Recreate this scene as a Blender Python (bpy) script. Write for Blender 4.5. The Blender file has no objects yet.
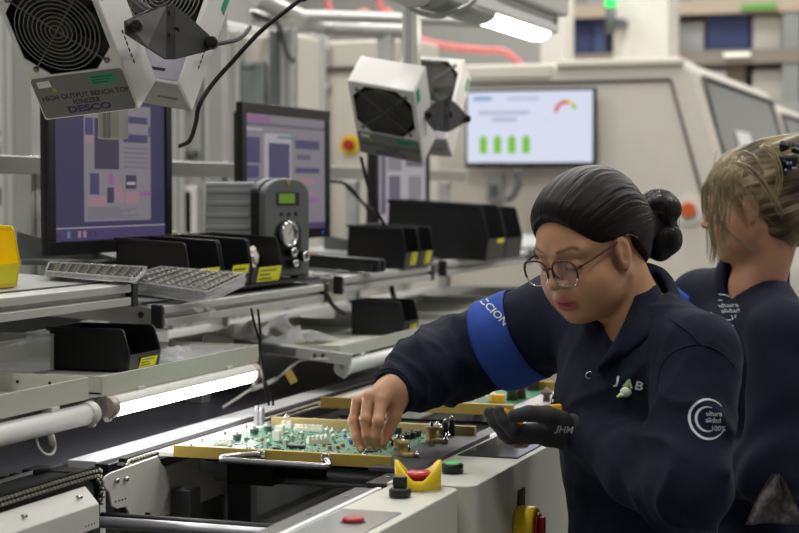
import bpy, bmesh, math, random
import numpy as np
from mathutils import Vector, Matrix, Euler, noise as mnoise
from mathutils.bvhtree import BVHTree
random.seed(7)
SC = bpy.context.scene
COL = SC.collection
PI = math.pi
V = Vector
# ---------------------------------------------------------------- camera model
FPX, CX, CY = 1750.0, 399.5, 266.5
TH, PH = math.atan((1015-399.5)/FPX), math.atan((266.5-190)/FPX)
CAM = V((0, 0, 1.45))
RV = V((math.cos(TH), math.sin(TH), 0))
FV = V((-math.sin(TH)*math.cos(PH), math.cos(TH)*math.cos(PH), -math.sin(PH)))
UV = RV.cross(FV)

def at(x, y, X=None, Y=None, Z=None, d=None):
    """a measured point of the photograph put on a real plane of the room"""
    r = RV*((x-CX)/FPX) - UV*((y-CY)/FPX) + FV
    if X is not None: t = (X-CAM.x)/r.x
    elif Y is not None: t = (Y-CAM.y)/r.y
    elif Z is not None: t = (Z-CAM.z)/r.z
    else: t = d
    return CAM + r*t

# ---------------------------------------------------------------- materials
MATS = {}
def lin(c):
    return tuple(((u/12.92) if u <= .04045 else ((u+.055)/1.055)**2.4) for u in c)
def rgb(r, g, b): return lin((r/255, g/255, b/255))

def mat(name, col, rough=.5, metal=0.0, emit=None, es=0.0, var=.06, scale=14.0, bump=0.0, bscale=60.0,
        alpha=1.0, trans=0.0, ior=1.45, spec=.5, coat=0.0, sheen=0.0, stretch=None, sss=0.0):
    if name in MATS: return MATS[name]
    m = bpy.data.materials.new(name); m.use_nodes = True
    nt = m.node_tree; N = nt.nodes; L = nt.links
    b = N['Principled BSDF']
    b.inputs['Roughness'].default_value = rough
    b.inputs['Metallic'].default_value = metal
    b.inputs['IOR'].default_value = ior
    b.inputs['Specular IOR Level'].default_value = spec
    b.inputs['Transmission Weight'].default_value = trans
    b.inputs['Alpha'].default_value = alpha
    b.inputs['Coat Weight'].default_value = coat
    b.inputs['Sheen Weight'].default_value = sheen
    if sss:
        b.inputs['Subsurface Weight'].default_value = sss
        b.inputs['Subsurface Radius'].default_value = (1.0, .35, .2)
        b.inputs['Subsurface Scale'].default_value = .006
    tc = N.new('ShaderNodeTexCoord')
    mp = N.new('ShaderNodeMapping'); L.new(tc.outputs['Object'], mp.inputs['Vector'])
    if stretch: mp.inputs['Scale'].default_value = stretch
    ns = N.new('ShaderNodeTexNoise'); ns.inputs['Scale'].default_value = scale; ns.inputs['Detail'].default_value = 5
    L.new(mp.outputs['Vector'], ns.inputs['Vector'])
    mx = N.new('ShaderNodeMix'); mx.data_type = 'RGBA'
    mx.inputs['A'].default_value = (*[max(0, c*(1-var)) for c in col], 1)
    mx.inputs['B'].default_value = (*[min(1, c*(1+var)) for c in col], 1)
    L.new(ns.outputs['Fac'], mx.inputs['Factor'])
    L.new(mx.outputs['Result'], b.inputs['Base Color'])
    if bump:
        n2 = N.new('ShaderNodeTexNoise'); n2.inputs['Scale'].default_value = bscale; n2.inputs['Detail'].default_value = 3
        L.new(mp.outputs['Vector'], n2.inputs['Vector'])
        bp = N.new('ShaderNodeBump'); bp.inputs['Strength'].default_value = bump; bp.inputs['Distance'].default_value = .002
        L.new(n2.outputs['Fac'], bp.inputs['Height']); L.new(bp.outputs['Normal'], b.inputs['Normal'])
    if emit is not None:
        b.inputs['Emission Color'].default_value = (*emit, 1); b.inputs['Emission Strength'].default_value = es
    MATS[name] = m
    return m

def vcol_mat(name, rough=.5, attr='Col', bump=0.0, bscale=300.0, sss=0.0, spec=.4, strand=False, sstr=.5):
    """base colour from the mesh's own colour attribute (skin / lips / brows, hair tints)"""
    if name in MATS: return MATS[name]
    m = bpy.data.materials.new(name); m.use_nodes = True
    nt = m.node_tree; N = nt.nodes; L = nt.links; b = N['Principled BSDF']
    b.inputs['Roughness'].default_value = rough; b.inputs['Specular IOR Level'].default_value = spec
    a = N.new('ShaderNodeVertexColor'); a.layer_name = attr
    if sss:
        b.inputs['Subsurface Weight'].default_value = sss
        b.inputs['Subsurface Radius'].default_value = (1.0, .35, .2)
        b.inputs['Subsurface Scale'].default_value = .005
    L.new(a.outputs['Color'], b.inputs['Base Color'])
    if strand:
        st = N.new('ShaderNodeAttribute'); st.attribute_name = 'strand'
        ns = N.new('ShaderNodeTexNoise'); ns.inputs['Scale'].default_value = 1.0; ns.inputs['Detail'].default_value = 3
        L.new(st.outputs['Vector'], ns.inputs['Vector'])
        cr = N.new('ShaderNodeMapRange'); cr.inputs['From Min'].default_value = .3; cr.inputs['From Max'].default_value = .7
        cr.inputs['To Min'].default_value = 1-sstr; cr.inputs['To Max'].default_value = 1+sstr
        L.new(ns.outputs['Fac'], cr.inputs['Value'])
        mu = N.new('ShaderNodeVectorMath'); mu.operation = 'SCALE'
        L.new(a.outputs['Color'], mu.inputs[0]); L.new(cr.outputs['Result'], mu.inputs['Scale'])
        L.new(mu.outputs['Vector'], b.inputs['Base Color'])
        bp = N.new('ShaderNodeBump'); bp.inputs['Strength'].default_value = .55; bp.inputs['Distance'].default_value = .004
        L.new(ns.outputs['Fac'], bp.inputs['Height']); L.new(bp.outputs['Normal'], b.inputs['Normal'])
    elif bump:
        tc = N.new('ShaderNodeTexCoord')
        n2 = N.new('ShaderNodeTexNoise'); n2.inputs['Scale'].default_value = bscale; n2.inputs['Detail'].default_value = 4
        L.new(tc.outputs['Object'], n2.inputs['Vector'])
        bp = N.new('ShaderNodeBump'); bp.inputs['Strength'].default_value = bump; bp.inputs['Distance'].default_value = .0015
        L.new(n2.outputs['Fac'], bp.inputs['Height']); L.new(bp.outputs['Normal'], b.inputs['Normal'])
    MATS[name] = m
    return m

# ---------------------------------------------------------------- roots, builder
WM = {}          # object name -> world matrix of its frame
def empty(name, label, cat, loc=(0,0,0), rot=(0,0,0), group=None):
    o = bpy.data.objects.new(name, None); COL.objects.link(o)
    o.empty_display_size = .05
    o.location = loc; o.rotation_euler = rot
    o['label'] = label; o['category'] = cat
    if group: o['group'] = group
    WM[o.name] = Matrix.Translation(V(loc)) @ Euler(rot).to_matrix().to_4x4()
    return o

def tag(o, label, cat, group=None):
    o['label'] = label; o['category'] = cat
    if group: o['group'] = group
    return o

def frame(x, y=None):
    """orthonormal frame with z along x"""
    z = V(x).normalized()
    u = V(y) if y is not None else (V((0,0,1)) if abs(z.z) < .9 else V((1,0,0)))
    a = u.cross(z).normalized(); b = z.cross(a)
    return Matrix((a, b, z)).transposed()

class MB:
    def __init__(s): s.bm = bmesh.new(); s.mi = 0
    def _mark(s, geom_faces):
        for f in geom_faces: f.material_index = s.mi
    def box(s, c, size, rot=None, bev=0.0, seg=2):
        b = bmesh.new(); bmesh.ops.create_cube(b, size=1.0)
        for v in b.verts: v.co = V((v.co.x*size[0], v.co.y*size[1], v.co.z*size[2]))
        if bev: bmesh.ops.bevel(b, geom=list(b.edges), offset=min(bev, min(size)*.45), segments=seg, profile=.5, affect='EDGES')
        M = Matrix.Translation(V(c))
        if rot is not None: M = M @ (rot.to_4x4() if isinstance(rot, Matrix) else Euler(rot).to_matrix().to_4x4())
        return s._merge(b, M)
    def bb(s, x0, x1, y0, y1, z0, z1, bev=0.0, seg=2):
        return s.box(((x0+x1)/2, (y0+y1)/2, (z0+z1)/2), (abs(x1-x0), abs(y1-y0), abs(z1-z0)), None, bev, seg)
    def _merge(s, b, M=None):
        if M is not None: bmesh.ops.transform(b, matrix=M, verts=b.verts)
        mp = {}
        for v in b.verts: mp[v] = s.bm.verts.new(v.co)
        for f in b.faces:
            try:
                nf = s.bm.faces.new([mp[v] for v in f.verts]); nf.material_index = s.mi; nf.smooth = f.smooth
            except ValueError: pass
        b.free(); return s
    def cyl(s, p0, p1, r0, r1=None, n=20, cap=True, bev=0.0):
        r1 = r0 if r1 is None else r1
        p0, p1 = V(p0), V(p1); F = frame(p1-p0)
        if bev:
            l = (p1-p0).length; e = bev/l
            prof = [(0, r0-bev), (e, r0), (1-e, r1), (1, r1-bev)]
        else: prof = [(0, r0), (1, r1)]
        rings = []
        for t, r in prof:
            rings.append([s.bm.verts.new(p0.lerp(p1, t) + F @ V((r*math.cos(2*PI*k/n), r*math.sin(2*PI*k/n), 0))) for k in range(n)])
        for a, b in zip(rings, rings[1:]):
            for k in range(n):
                f = s.bm.faces.new((a[k], a[(k+1) % n], b[(k+1) % n], b[k])); f.smooth = True; f.material_index = s.mi
        if cap:
            f = s.bm.faces.new(rings[0][::-1]); f.material_index = s.mi
            f = s.bm.faces.new(rings[-1]); f.material_index = s.mi
        return s
    def lathe(s, prof, M=None, n=24, cap=True):
        """prof: (r, z) pairs"""
        M = M or Matrix()
        rings = [[s.bm.verts.new(M @ V((r*math.cos(2*PI*k/n), r*math.sin(2*PI*k/n), z))) for k in range(n)] for r, z in prof]
        for a, b in zip(rings, rings[1:]):
            for k in range(n):
                f = s.bm.faces.new((a[k], a[(k+1) % n], b[(k+1) % n], b[k])); f.smooth = True; f.material_index = s.mi
        if cap:
            f = s.bm.faces.new(rings[0][::-1]); f.material_index = s.mi
            f = s.bm.faces.new(rings[-1]); f.material_index = s.mi
        return s
    def tube(s, pts, r, n=8, closed=False, sub=0, taper=None):
        pts = [V(p) for p in pts]
        if sub: pts = spline(pts, sub, closed)
        N = len(pts); rings = []; up = None
        for i, p in enumerate(pts):
            a = pts[(i-1) % N] if (closed or i > 0) else p
            c = pts[(i+1) % N] if (closed or i < N-1) else p
            t = (c-a).normalized()
            if up is None: up = V((0,0,1)) if abs(t.z) < .9 else V((1,0,0))
            x = up.cross(t)
            if x.length < 1e-6: x = V((1,0,0)).cross(t)
            x.normalize(); y = t.cross(x); up = y
            rr = r if taper is None else r*taper(i/(N-1))
            rings.append([s.bm.verts.new(p + x*(rr*math.cos(2*PI*k/n)) + y*(rr*math.sin(2*PI*k/n))) for k in range(n)])
        prs = list(zip(rings, rings[1:])) + ([(rings[-1], rings[0])] if closed else [])
        for a, b in prs:
            for k in range(n):
                try:
                    f = s.bm.faces.new((a[k], a[(k+1) % n], b[(k+1) % n], b[k])); f.smooth = True; f.material_index = s.mi
                except ValueError: pass
        if not closed:
            for rg in (rings[0][::-1], rings[-1]):
                f = s.bm.faces.new(rg); f.material_index = s.mi
        return s
    def prism(s, poly, M, depth, bev=0.0):
        """poly in local xy, extruded along local +z by depth"""
        b = bmesh.new()
        lo = [b.verts.new((p[0], p[1], 0)) for p in poly]; hi = [b.verts.new((p[0], p[1], depth)) for p in poly]
        n = len(poly)
        b.faces.new(lo[::-1]); b.faces.new(hi)
        for k in range(n): b.faces.new((lo[k], lo[(k+1) % n], hi[(k+1) % n], hi[k]))
        bmesh.ops.recalc_face_normals(b, faces=b.faces)
        if bev: bmesh.ops.bevel(b, geom=list(b.edges), offset=bev, segments=2, profile=.5, affect='EDGES')
        return s._merge(b, M)
    def quad(s, a, b, c, d):
        f = s.bm.faces.new([s.bm.verts.new(V(p)) for p in (a, b, c, d)]); f.material_index = s.mi; return s
    def poly(s, pts):
        f = s.bm.faces.new([s.bm.verts.new(V(p)) for p in pts]); f.material_index = s.mi; return s
    def sphere(s, c, r, n=12, m=8, M=None):
        b = bmesh.new(); bmesh.ops.create_uvsphere(b, u_segments=n, v_segments=m, radius=1.0)
        rr = r if hasattr(r, '__len__') else (r, r, r)
        for v in b.verts: v.co = V((v.co.x*rr[0], v.co.y*rr[1], v.co.z*rr[2]))
        for f in b.faces: f.smooth = True
        T = Matrix.Translation(V(c))
        if M is not None: T = T @ M.to_4x4()
        return s._merge(b, T)
    def text(s, txt, M, size, depth=.0004, align='CENTER', bold=0.0):
        verts, faces = text_geo(txt, size, depth, align, bold)
        vs = [s.bm.verts.new(M @ V(v)) for v in verts]
        for f in faces:
            try:
                nf = s.bm.faces.new([vs[i] for i in f]); nf.material_index = s.mi
            except ValueError: pass
        return s
    def build(s, name, m, parent=None, world=True, recalc=True, struct=False, label=None):
        if recalc: bmesh.ops.recalc_face_normals(s.bm, faces=s.bm.faces)
        if parent is not None and world:
            bmesh.ops.transform(s.bm, matrix=WM[parent.name].inverted(), verts=s.bm.verts)
        me = bpy.data.meshes.new(name); s.bm.to_mesh(me); s.bm.free()
        for x in (m if isinstance(m, (list, tuple)) else [m]): me.materials.append(x)
        o = bpy.data.objects.new(name, me); COL.objects.link(o)
        if parent is not None:
            o.parent = parent; WM[o.name] = WM[parent.name]
        else: WM[o.name] = Matrix()
        if struct: o['kind'] = 'structure'
        if label: o['label'] = label
        return o

def spline(pts, sub, closed=False):
    out = []; N = len(pts); rng = N if closed else N-1
    for i in range(rng):
        p0 = pts[(i-1) % N] if (closed or i > 0) else pts[0]*2-pts[1]
        p1, p2 = pts[i], pts[(i+1) % N]
        p3 = pts[(i+2) % N] if (closed or i+2 < N) else pts[-1]*2-pts[-2]
        for k in range(sub):
            t = k/sub
            out.append(.5*((2*p1)+(p2-p0)*t+(2*p0-5*p1+4*p2-p3)*t*t+(3*p1-p0-3*p2+p3)*t**3))
    if not closed: out.append(pts[-1])
    return out

_TX = {}
def text_geo(txt, size, depth, align='CENTER', bold=0.0):
    k = (txt, size, depth, align, bold)
    if k in _TX: return _TX[k]
    cu = bpy.data.curves.new('lettering', 'FONT'); cu.body = txt; cu.size = size; cu.extrude = depth
    cu.offset = bold; cu.align_x = align; cu.align_y = 'CENTER'; cu.resolution_u = 3
    o = bpy.data.objects.new('lettering', cu); COL.objects.link(o)
    dg = bpy.context.evaluated_depsgraph_get(); dg.update()
    me = bpy.data.meshes.new_from_object(o.evaluated_get(dg))
    r = ([tuple(v.co) for v in me.vertices], [tuple(p.vertices) for p in me.polygons])
    bpy.data.objects.remove(o); bpy.data.curves.remove(cu); bpy.data.meshes.remove(me)
    _TX[k] = r; return r

def copy_tree(o, parent=None):
    c = o.copy(); COL.objects.link(c)
    if parent is not None:
        c.parent = parent
    for ch in [x for x in o.children]:
        copy_tree(ch, c)
    return c

# ---------------------------------------------------------------- implicit surfaces for figures
def sd_ell(p, c, r, R=None):
    q = p-np.asarray(c, np.float32)
    if R is not None: q = q @ np.asarray(R, np.float32)          # columns of R are the axes
    r = np.asarray(r, np.float32)
    k0 = np.linalg.norm(q/r, axis=1); k1 = np.linalg.norm(q/(r*r), axis=1)
    return k0*(k0-1)/np.maximum(k1, 1e-6)
def sd_cap(p, a, b, ra, rb=None, flat=None):
    rb = ra if rb is None else rb
    a = np.asarray(a, np.float32); b = np.asarray(b, np.float32); ab = b-a
    t = np.clip(((p-a) @ ab)/max(1e-9, float(ab @ ab)), 0, 1)
    return np.linalg.norm(p-a-t[:, None]*ab, axis=1)-(ra+(rb-ra)*t)
def sd_box(p, c, h, R=None, r=0.0):
    q = p-np.asarray(c, np.float32)
    if R is not None: q = q @ np.asarray(R, np.float32)
    q = np.abs(q)-(np.asarray(h, np.float32)-r)
    return np.linalg.norm(np.maximum(q, 0), axis=1)+np.minimum(q.max(axis=1), 0)-r
def smin(a, b, k):
    h = np.clip(.5+.5*(b-a)/k, 0, 1); return b*(1-h)+a*h-k*h*(1-h)
def smax(a, b, k): return -smin(-a, -b, k)
def chain(p, pts, rads, k=.01):
    d = None
    for i in range(len(pts)-1):
        e = sd_cap(p, pts[i], pts[i+1], rads[i], rads[i+1])
        d = e if d is None else smin(d, e, k)
    return d

def sdf_mesh(fn, lo, hi, h):
    import openvdb
    B = 8
    lo = np.asarray(lo, np.float32); hi = np.asarray(hi, np.float32)
    nb = np.maximum(1, np.ceil((hi-lo)/(h*B))).astype(int); n = nb*B
    bc = np.stack(np.meshgrid(*[np.arange(k) for k in nb], indexing='ij'), -1).reshape(-1, 3)
    cen = lo+(bc*B+(B-1)/2)*h
    dc = fn(cen.astype(np.float32))
    reach = h*B*.5*1.75*1.6
    arr = np.repeat(np.repeat(np.repeat(np.where(dc.reshape(nb) < 0, -1.0, 1.0).astype(np.float32)*reach, B, 0), B, 1), B, 2)
    act = bc[np.abs(dc) < reach]
    off = np.stack(np.meshgrid(*[np.arange(B)]*3, indexing='ij'), -1).reshape(-1, 3)
    for s0 in range(0, len(act), 400):
        blk = act[s0:s0+400]
        ijk = (blk[:, None, :]*B+off[None]).reshape(-1, 3)
        arr[ijk[:, 0], ijk[:, 1], ijk[:, 2]] = fn((lo+ijk*h).astype(np.float32))
    g = openvdb.FloatGrid(background=float(reach)); g.copyFromArray(arr)
    p, t, q = g.convertToPolygons(isovalue=0.0, adaptivity=0.0)
    return lo+p.astype(np.float32)*h, np.asarray(q), np.asarray(t)

def sdf_obj(name, fn, lo, hi, h, m, parent=None, smooth=2, post=None, keep=1):
    v, q, t = sdf_mesh(fn, lo, hi, h)
    bm = bmesh.new()
    vs = [bm.verts.new(x) for x in v.tolist()]
    for f in list(q.tolist())+list(t.tolist()):
        try: bm.faces.new([vs[i] for i in f]).smooth = True
        except ValueError: pass
    if keep:        # drop stray crumbs
        bm.verts.ensure_lookup_table(); seen = set(); comps = []
        for v0 in bm.verts:
            if v0 in seen: continue
            st = [v0]; seen.add(v0); cp = []
            while st:
                a = st.pop(); cp.append(a)
                for e in a.link_edges:
                    b = e.other_vert(a)
                    if b not in seen: seen.add(b); st.append(b)
            comps.append(cp)
        comps.sort(key=len, reverse=True)
        for cp in comps[keep:]: bmesh.ops.delete(bm, geom=cp, context='VERTS')
    for _ in range(smooth): bmesh.ops.smooth_vert(bm, verts=bm.verts, factor=.5, use_axis_x=True, use_axis_y=True, use_axis_z=True)
    bmesh.ops.recalc_face_normals(bm, faces=bm.faces)
    if post: post(bm)
    M = MB(); M.bm.free(); M.bm = bm
    return M.build(name, m, parent, recalc=False)

def paint(o, fn):
    """colour attribute from the thing's own colouring: fn(world points Nx3) -> Nx3"""
    me = o.data; n = len(me.vertices); co = np.empty(n*3, np.float32); me.vertices.foreach_get('co', co)
    M = np.array(WM[o.name], np.float32); p = co.reshape(-1, 3) @ M[:3, :3].T + M[:3, 3]
    c = np.ones((n, 4), np.float32); c[:, :3] = fn(p)
    a = me.color_attributes.new('Col', 'FLOAT_COLOR', 'POINT'); a.data.foreach_set('color', c.ravel())
def strands(o, fn):
    me = o.data; n = len(me.vertices); co = np.empty(n*3, np.float32); me.vertices.foreach_get('co', co)
    M = np.array(WM[o.name], np.float32); p = co.reshape(-1, 3) @ M[:3, :3].T + M[:3, 3]
    a = me.attributes.new('strand', 'FLOAT_VECTOR', 'POINT'); a.data.foreach_set('vector', fn(p).astype(np.float32).ravel())
def bvh_of(o):
    bm = bmesh.new(); bm.from_mesh(o.data); bm.transform(WM[o.name]); t = BVHTree.FromBMesh(bm); bm.free(); return t
def wrap(mb, tree, direction, off=.001):
    """lay lettering or a patch on a curved surface"""
    d = V(direction).normalized()
    for v in mb.bm.verts:
        hit = tree.ray_cast(v.co-d*.2, d, .5)
        if hit[0] is not None: v.co = hit[0]-d*off
# ---------------------------------------------------------------- palette
M_alu = mat('brushed_aluminium', rgb(175,175,172), .38, .75, var=.05, scale=30, stretch=(1,1,20))
M_alu_l = mat('pale_aluminium', rgb(196,196,192), .42, .45, var=.04)
M_steel = mat('polished_steel', rgb(190,190,190), .22, 1.0, var=.04)
M_dsteel = mat('dark_steel', rgb(70,70,72), .35, .8, var=.08)
M_blackp = mat('black_plastic', rgb(24,24,26), .42, 0, var=.1, bump=.05)
M_blackm = mat('black_matt', rgb(28,28,30), .7, 0, var=.1)
M_esd = mat('black_conductive_plastic', rgb(20,20,22), .36, 0, var=.12, bump=.06)
M_white = mat('white_powder_coat', rgb(214,213,206), .45, 0, var=.03, bump=.04, bscale=200)
M_cream = mat('cream_powder_coat', rgb(205,200,188), .5, 0, var=.03, bump=.03, bscale=200)
M_beige = mat('beige_powder_coat', rgb(204,198,188), .5, 0, var=.03)
M_grey = mat('grey_sheet', rgb(150,152,150), .5, .1, var=.05)
M_greyd = mat('dark_grey_sheet', rgb(92,95,96), .5, .1, var=.06)
M_yellow = mat('yellow_plastic', rgb(232,200,24), .38, 0, var=.05)
M_label = mat('yellow_label', rgb(225,220,40), .6, 0, var=.04)
M_labelink = mat('label_ink', rgb(90,90,25), .7)
M_red = mat('red_plastic', rgb(170,30,36), .35, 0, var=.05)
M_green = mat('green_sticker', rgb(30,150,115), .55)
M_chrome = mat('chrome', rgb(220,220,222), .12, 1.0, var=.02)
M_rubber = mat('black_rubber', rgb(22,22,23), .6, 0)
M_paper = mat('white_paper', rgb(225,225,222), .7)
M_clear = mat('clear_plastic', (.93,.93,.96), .08, 0, alpha=.30, var=.02, spec=.8)
M_film = mat('clear_film', (.92,.92,.96), .14, 0, alpha=.22, var=.05, bump=.9, bscale=40, spec=.9)
M_brown = mat('brown_fibre_board', rgb(178,156,104), .6, 0, var=.14, scale=40, stretch=(2,12,12))
M_ybar = mat('amber_fibre_bar', rgb(166,142,62), .5, 0, var=.12, scale=30, stretch=(1,8,8))
# ================================================================ camera
cd = bpy.data.cameras.new('camera'); cam = bpy.data.objects.new('camera', cd); COL.objects.link(cam)
cam.location = CAM
cam.rotation_euler = Matrix((RV, UV, -FV)).transposed().to_euler()
cd.sensor_width = 36.0; cd.lens = 36.0*FPX/799.0; cd.clip_start = .05; cd.clip_end = 100
cd.dof.use_dof = True; cd.dof.focus_distance = 2.92; cd.dof.aperture_fstop = 5.0
SC.camera = cam
SC.view_settings.view_transform = 'Standard'; SC.view_settings.look = 'None'
SC.view_settings.gamma = 1.0; SC.view_settings.use_curve_mapping = False
SC.view_settings.exposure = 0.0
SC.cycles.use_denoising = True
w = bpy.data.worlds.new('hall_air'); SC.world = w; w.use_nodes = True
w.node_tree.nodes['Background'].inputs['Color'].default_value = (.5, .52, .55, 1)
w.node_tree.nodes['Background'].inputs['Strength'].default_value = .3

# ================================================================ the hall
M_floor = mat('epoxy_floor', rgb(120,122,122), .35, 0, var=.1, scale=3)
M_wall = mat('hall_wall', rgb(176,175,170), .7, 0, var=.05, scale=2)
M_ceil = mat('hall_ceiling', rgb(200,200,198), .8, 0, var=.04, scale=2)
X0, X1, Y0, Y1, ZC = -7.0, 5.0, -4.0, 17.0, 5.2
MB().bb(X0, X1, Y0, Y1, -.1, 0).build('floor', M_floor, struct=True)
MB().bb(X0, X1, Y0, Y1, ZC, ZC+.1).build('ceiling', M_ceil, struct=True)
MB().bb(X0-.1, X0, Y0, Y1, 0, ZC).build('wall_left', M_wall, struct=True)
MB().bb(X1, X1+.1, Y0, Y1, 0, ZC).build('wall_right', M_wall, struct=True)
MB().bb(X0, X1, Y1, Y1+.1, 0, ZC).build('wall_back', M_wall, struct=True)
MB().bb(X0, X1, Y0-.1, Y0, 0, ZC).build('wall_front', M_wall, struct=True)
def ceiling_lamp(x, y, sx, sy, e, col=(1.0, .98, .94), z=ZC-.12):
    l = bpy.data.lights.new('ceiling_light', 'AREA'); l.shape = 'RECTANGLE'; l.size = sx; l.size_y = sy
    l.energy = e; l.color = col
    o = bpy.data.objects.new('ceiling_light', l); COL.objects.link(o); o.location = (x, y, z)
    return o
for x in (-4.6, -1.9, 1.6):
    for y in (1.0, 4.2, 7.4, 10.6, 13.8):
        ceiling_lamp(x, y, .35, 1.5, 58 if y < 2 else (68 if y < 5 else 88))

# ================================================================ conveyor modules
def roller_chain(pts, x, pitch=.0104):
    """two staggered rows of bright rollers on a dark link strip, along a path of (y, z)"""
    P3 = spline([V((x, p[0], p[1])) for p in pts], 12)
    L = [0]
    for a, b in zip(P3, P3[1:]): L.append(L[-1]+(b-a).length)
    m = MB()
    def pos(s):
        for i in range(len(L)-1):
            if L[i+1] >= s:
                t = (s-L[i])/max(1e-9, L[i+1]-L[i]); p = P3[i].lerp(P3[i+1], t); d = (P3[i+1]-P3[i]).normalized(); return p, d
        return P3[-1], (P3[-1]-P3[-2]).normalized()
    n = int(L[-1]/pitch)
    m.mi = 0
    for i in range(n):
        p, d = pos((i+.5)*pitch); nrm = V((1,0,0)).cross(d).normalized()
        F = Matrix((V((1,0,0)), d, nrm)).transposed()
        m.mi = 0; m.box(p, (.012, pitch*.98, .018), F)
        m.mi = 1
        for s in (.0042, -.0042):
            m.cyl(p+nrm*s+d*(pitch*.25 if s > 0 else -pitch*.25)+V((.004,0,0)), p+nrm*s+d*(pitch*.25 if s > 0 else -pitch*.25)+V((.010,0,0)), .0026, n=8)
    return m
M_chain = mat('chain_steel', rgb(196,192,180), .28, .85, var=.1)
M_chaind = mat('chain_link_dark', rgb(34,33,31), .5, .4)
M_blackan = mat('black_anodised', rgb(42,42,46), .42, .3, var=.1, scale=30, stretch=(30,1,1))
M_rail = mat('dark_rail', rgb(62,61,62), .45, .3, var=.1, scale=40)
M_brushed = mat('brushed_rail', rgb(226,226,228), .36, .25, var=.1, scale=60, stretch=(40,1,1))
XL, XR = -1.39, -.928
def conveyor(y0, y1, near):
    nm = 'roller chain conveyor section nearest the camera, lower left' if near else 'roller chain conveyor section carrying the circuit board under assembly'
    t = empty('chain_conveyor', nm, 'conveyor', (-1.15, (y0+y1)/2, 0), group='conveyor sections of the assembly line')
    # right rail
    MB().bb(-.947, -.913, y0, y1, .955, .9955, .0015).build('guide_rail', M_rail, t)
    MB().bb(-.9125, -.904, y0, y1, .955, .9975, .001).build('edge_strip', M_brushed, t)
    m = MB()
    yy = y0+.06
    while yy < y1:
        m.cyl((-.93, yy, .9955), (-.93, yy, .9972), .004, n=10); yy += .145
    m.build('rail_screw', M_steel, t)
    # left rail body
    MB().bb(-1.405, -1.388, y0, y1, .80, .985, .002).build('frame_plate', M_greyd, t)
    if near:
        MB().bb(-1.466, -1.397, y0, y1-.005, .965, 1.000, .002).build('top_plate', M_blackan, t)
        MB().bb(-1.482, -1.467, y0, y1-.03, .985, 1.001, .001).build('rail_strip', M_alu, t)
        m = MB(); yy = y0
        while yy < y1-.07:
            m.prism([(-.012, 0), (.012, 0), (.006, .014), (-.006, .014)], Matrix.Translation(V((-1.497, yy, .987))) @ Matrix(((0,0,1,0),(1,0,0,0),(0,1,0,0),(0,0,0,1))), .012); yy += .03
        m.build('toothed_belt', M_rubber, t)
        m = MB(); m.bb(-1.5, -1.40, y1-.055, y1-.005, .965, 1.002, .002); m.cyl((-1.455, y1-.09, 1.004), (-1.455, y1-.01, 1.004), .0035, n=10)
        m.build('end_block', M_blackm, t)
    else:
        MB().bb(-1.424, -1.397, y0, y1, .965, 1.000, .002).build('top_plate', M_blackan, t)
        MB().bb(-1.480, -1.4245, y0+.01, y1, .985, 1.002, .001).build('rail_strip', M_brushed, t)
        MB().bb(-1.5, -1.481, y0+.01, y1, .97, .992, .001).build('groove_strip', M_blackm, t)
    # chain
    if near: path = [(y0, .9985), (y1-.4, .9985), (y1-.05, .9985), (y1-.022, .990), (y1-.012, .972), (y1-.018, .945)]
    else: path = [(y0+.034, .945), (y0+.018, .962), (y0+.016, .980), (y0+.030, .994), (y0+.06, .9985), (y0+.4, .9985), (y1, .9985)]
    roller_chain(path, -1.386).build('roller_chain', [M_chaind, M_chain], t)
    # covers
    if near:
        prof = [(-1.378,.984),(-1.374,.984),(-1.350,.958),(-1.350,.920),(-1.354,.920),(-1.354,.956)]
        m = MB(); m.prism([(p[0], p[1]) for p in prof], Matrix(((1,0,0,0),(0,0,1,y0),(0,1,0,0),(0,0,0,1))), y1-y0-.072, .0016)
        cov = m.build('side_cover', M_white, t)
        m = MB()
        for i in range(4): m.cyl((-1.3505, y1-.115+i*.009, .930), (-1.3495, y1-.115+i*.009, .930), .0014, n=8)
        m.build('cover_slot', M_blackm, cov)
        m = MB()
        for yy, z in ((y1-.115, .973), (2.215, .972)):
            MB().cyl((-1.372, yy, z), (-1.356, yy, z+.002), .0030, n=12, bev=.001).build('cover_screw', M_steel, cov)
        m.bm.free()
    else:
        pts = [(104,480),(106,476),(112,472.5),(158,456),(162,464),(169,472),(170,490),(159,518),(152,518),(150.5,513),(146,512.5),(143,517),(141,527),(136,526),(126,507),(117,509),(112,506),(110,494),(105,487)]
        poly = []
        for x, y in pts:
            q = at(x, y, X=-1.366); poly.append((q.y, q.z))
        M = Matrix(((0,0,1,-1.370),(1,0,0,0),(0,1,0,0),(0,0,0,1)))
        cov = MB().prism(poly, M, .004, .0012).build('side_cover', M_white, t)
        for x, y in ((115.5,481),(125,479)):
            q = at(x, y, X=-1.3655); MB().cyl(q, q+V((.006,0,0)), .004, n=12, bev=.001).build('cover_screw', M_steel, cov)
        m = MB()
        for i in range(4):
            q = at(115.5+i*3.3, 501.5-i*1.0, X=-1.3655); m.cyl(q, q+V((.001,0,0)), .0014, n=8)
        m.build('cover_slot', M_blackm, cov)
        MB().bb(-1.3875, -1.380, 2.69, y1, .885, .972, .003).build('inner_panel', M_white, t)
        MB().bb(-1.378, -1.34, 2.72, 2.76, .816, .93, .002).build('support_bracket', M_greyd, t); MB().bb(-1.378, -1.33, 2.95, 2.98, .816, .965, .002).build('support_bracket', M_greyd, t)
    # cross shafts
    shafts = [(y1-.27, .92, .010), (y1-.04, .922, .0095)] if near else [(2.84, .952, .011), (2.90, .925, .008), (3.5, .95, .01), (4.0, .95, .01)]
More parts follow.
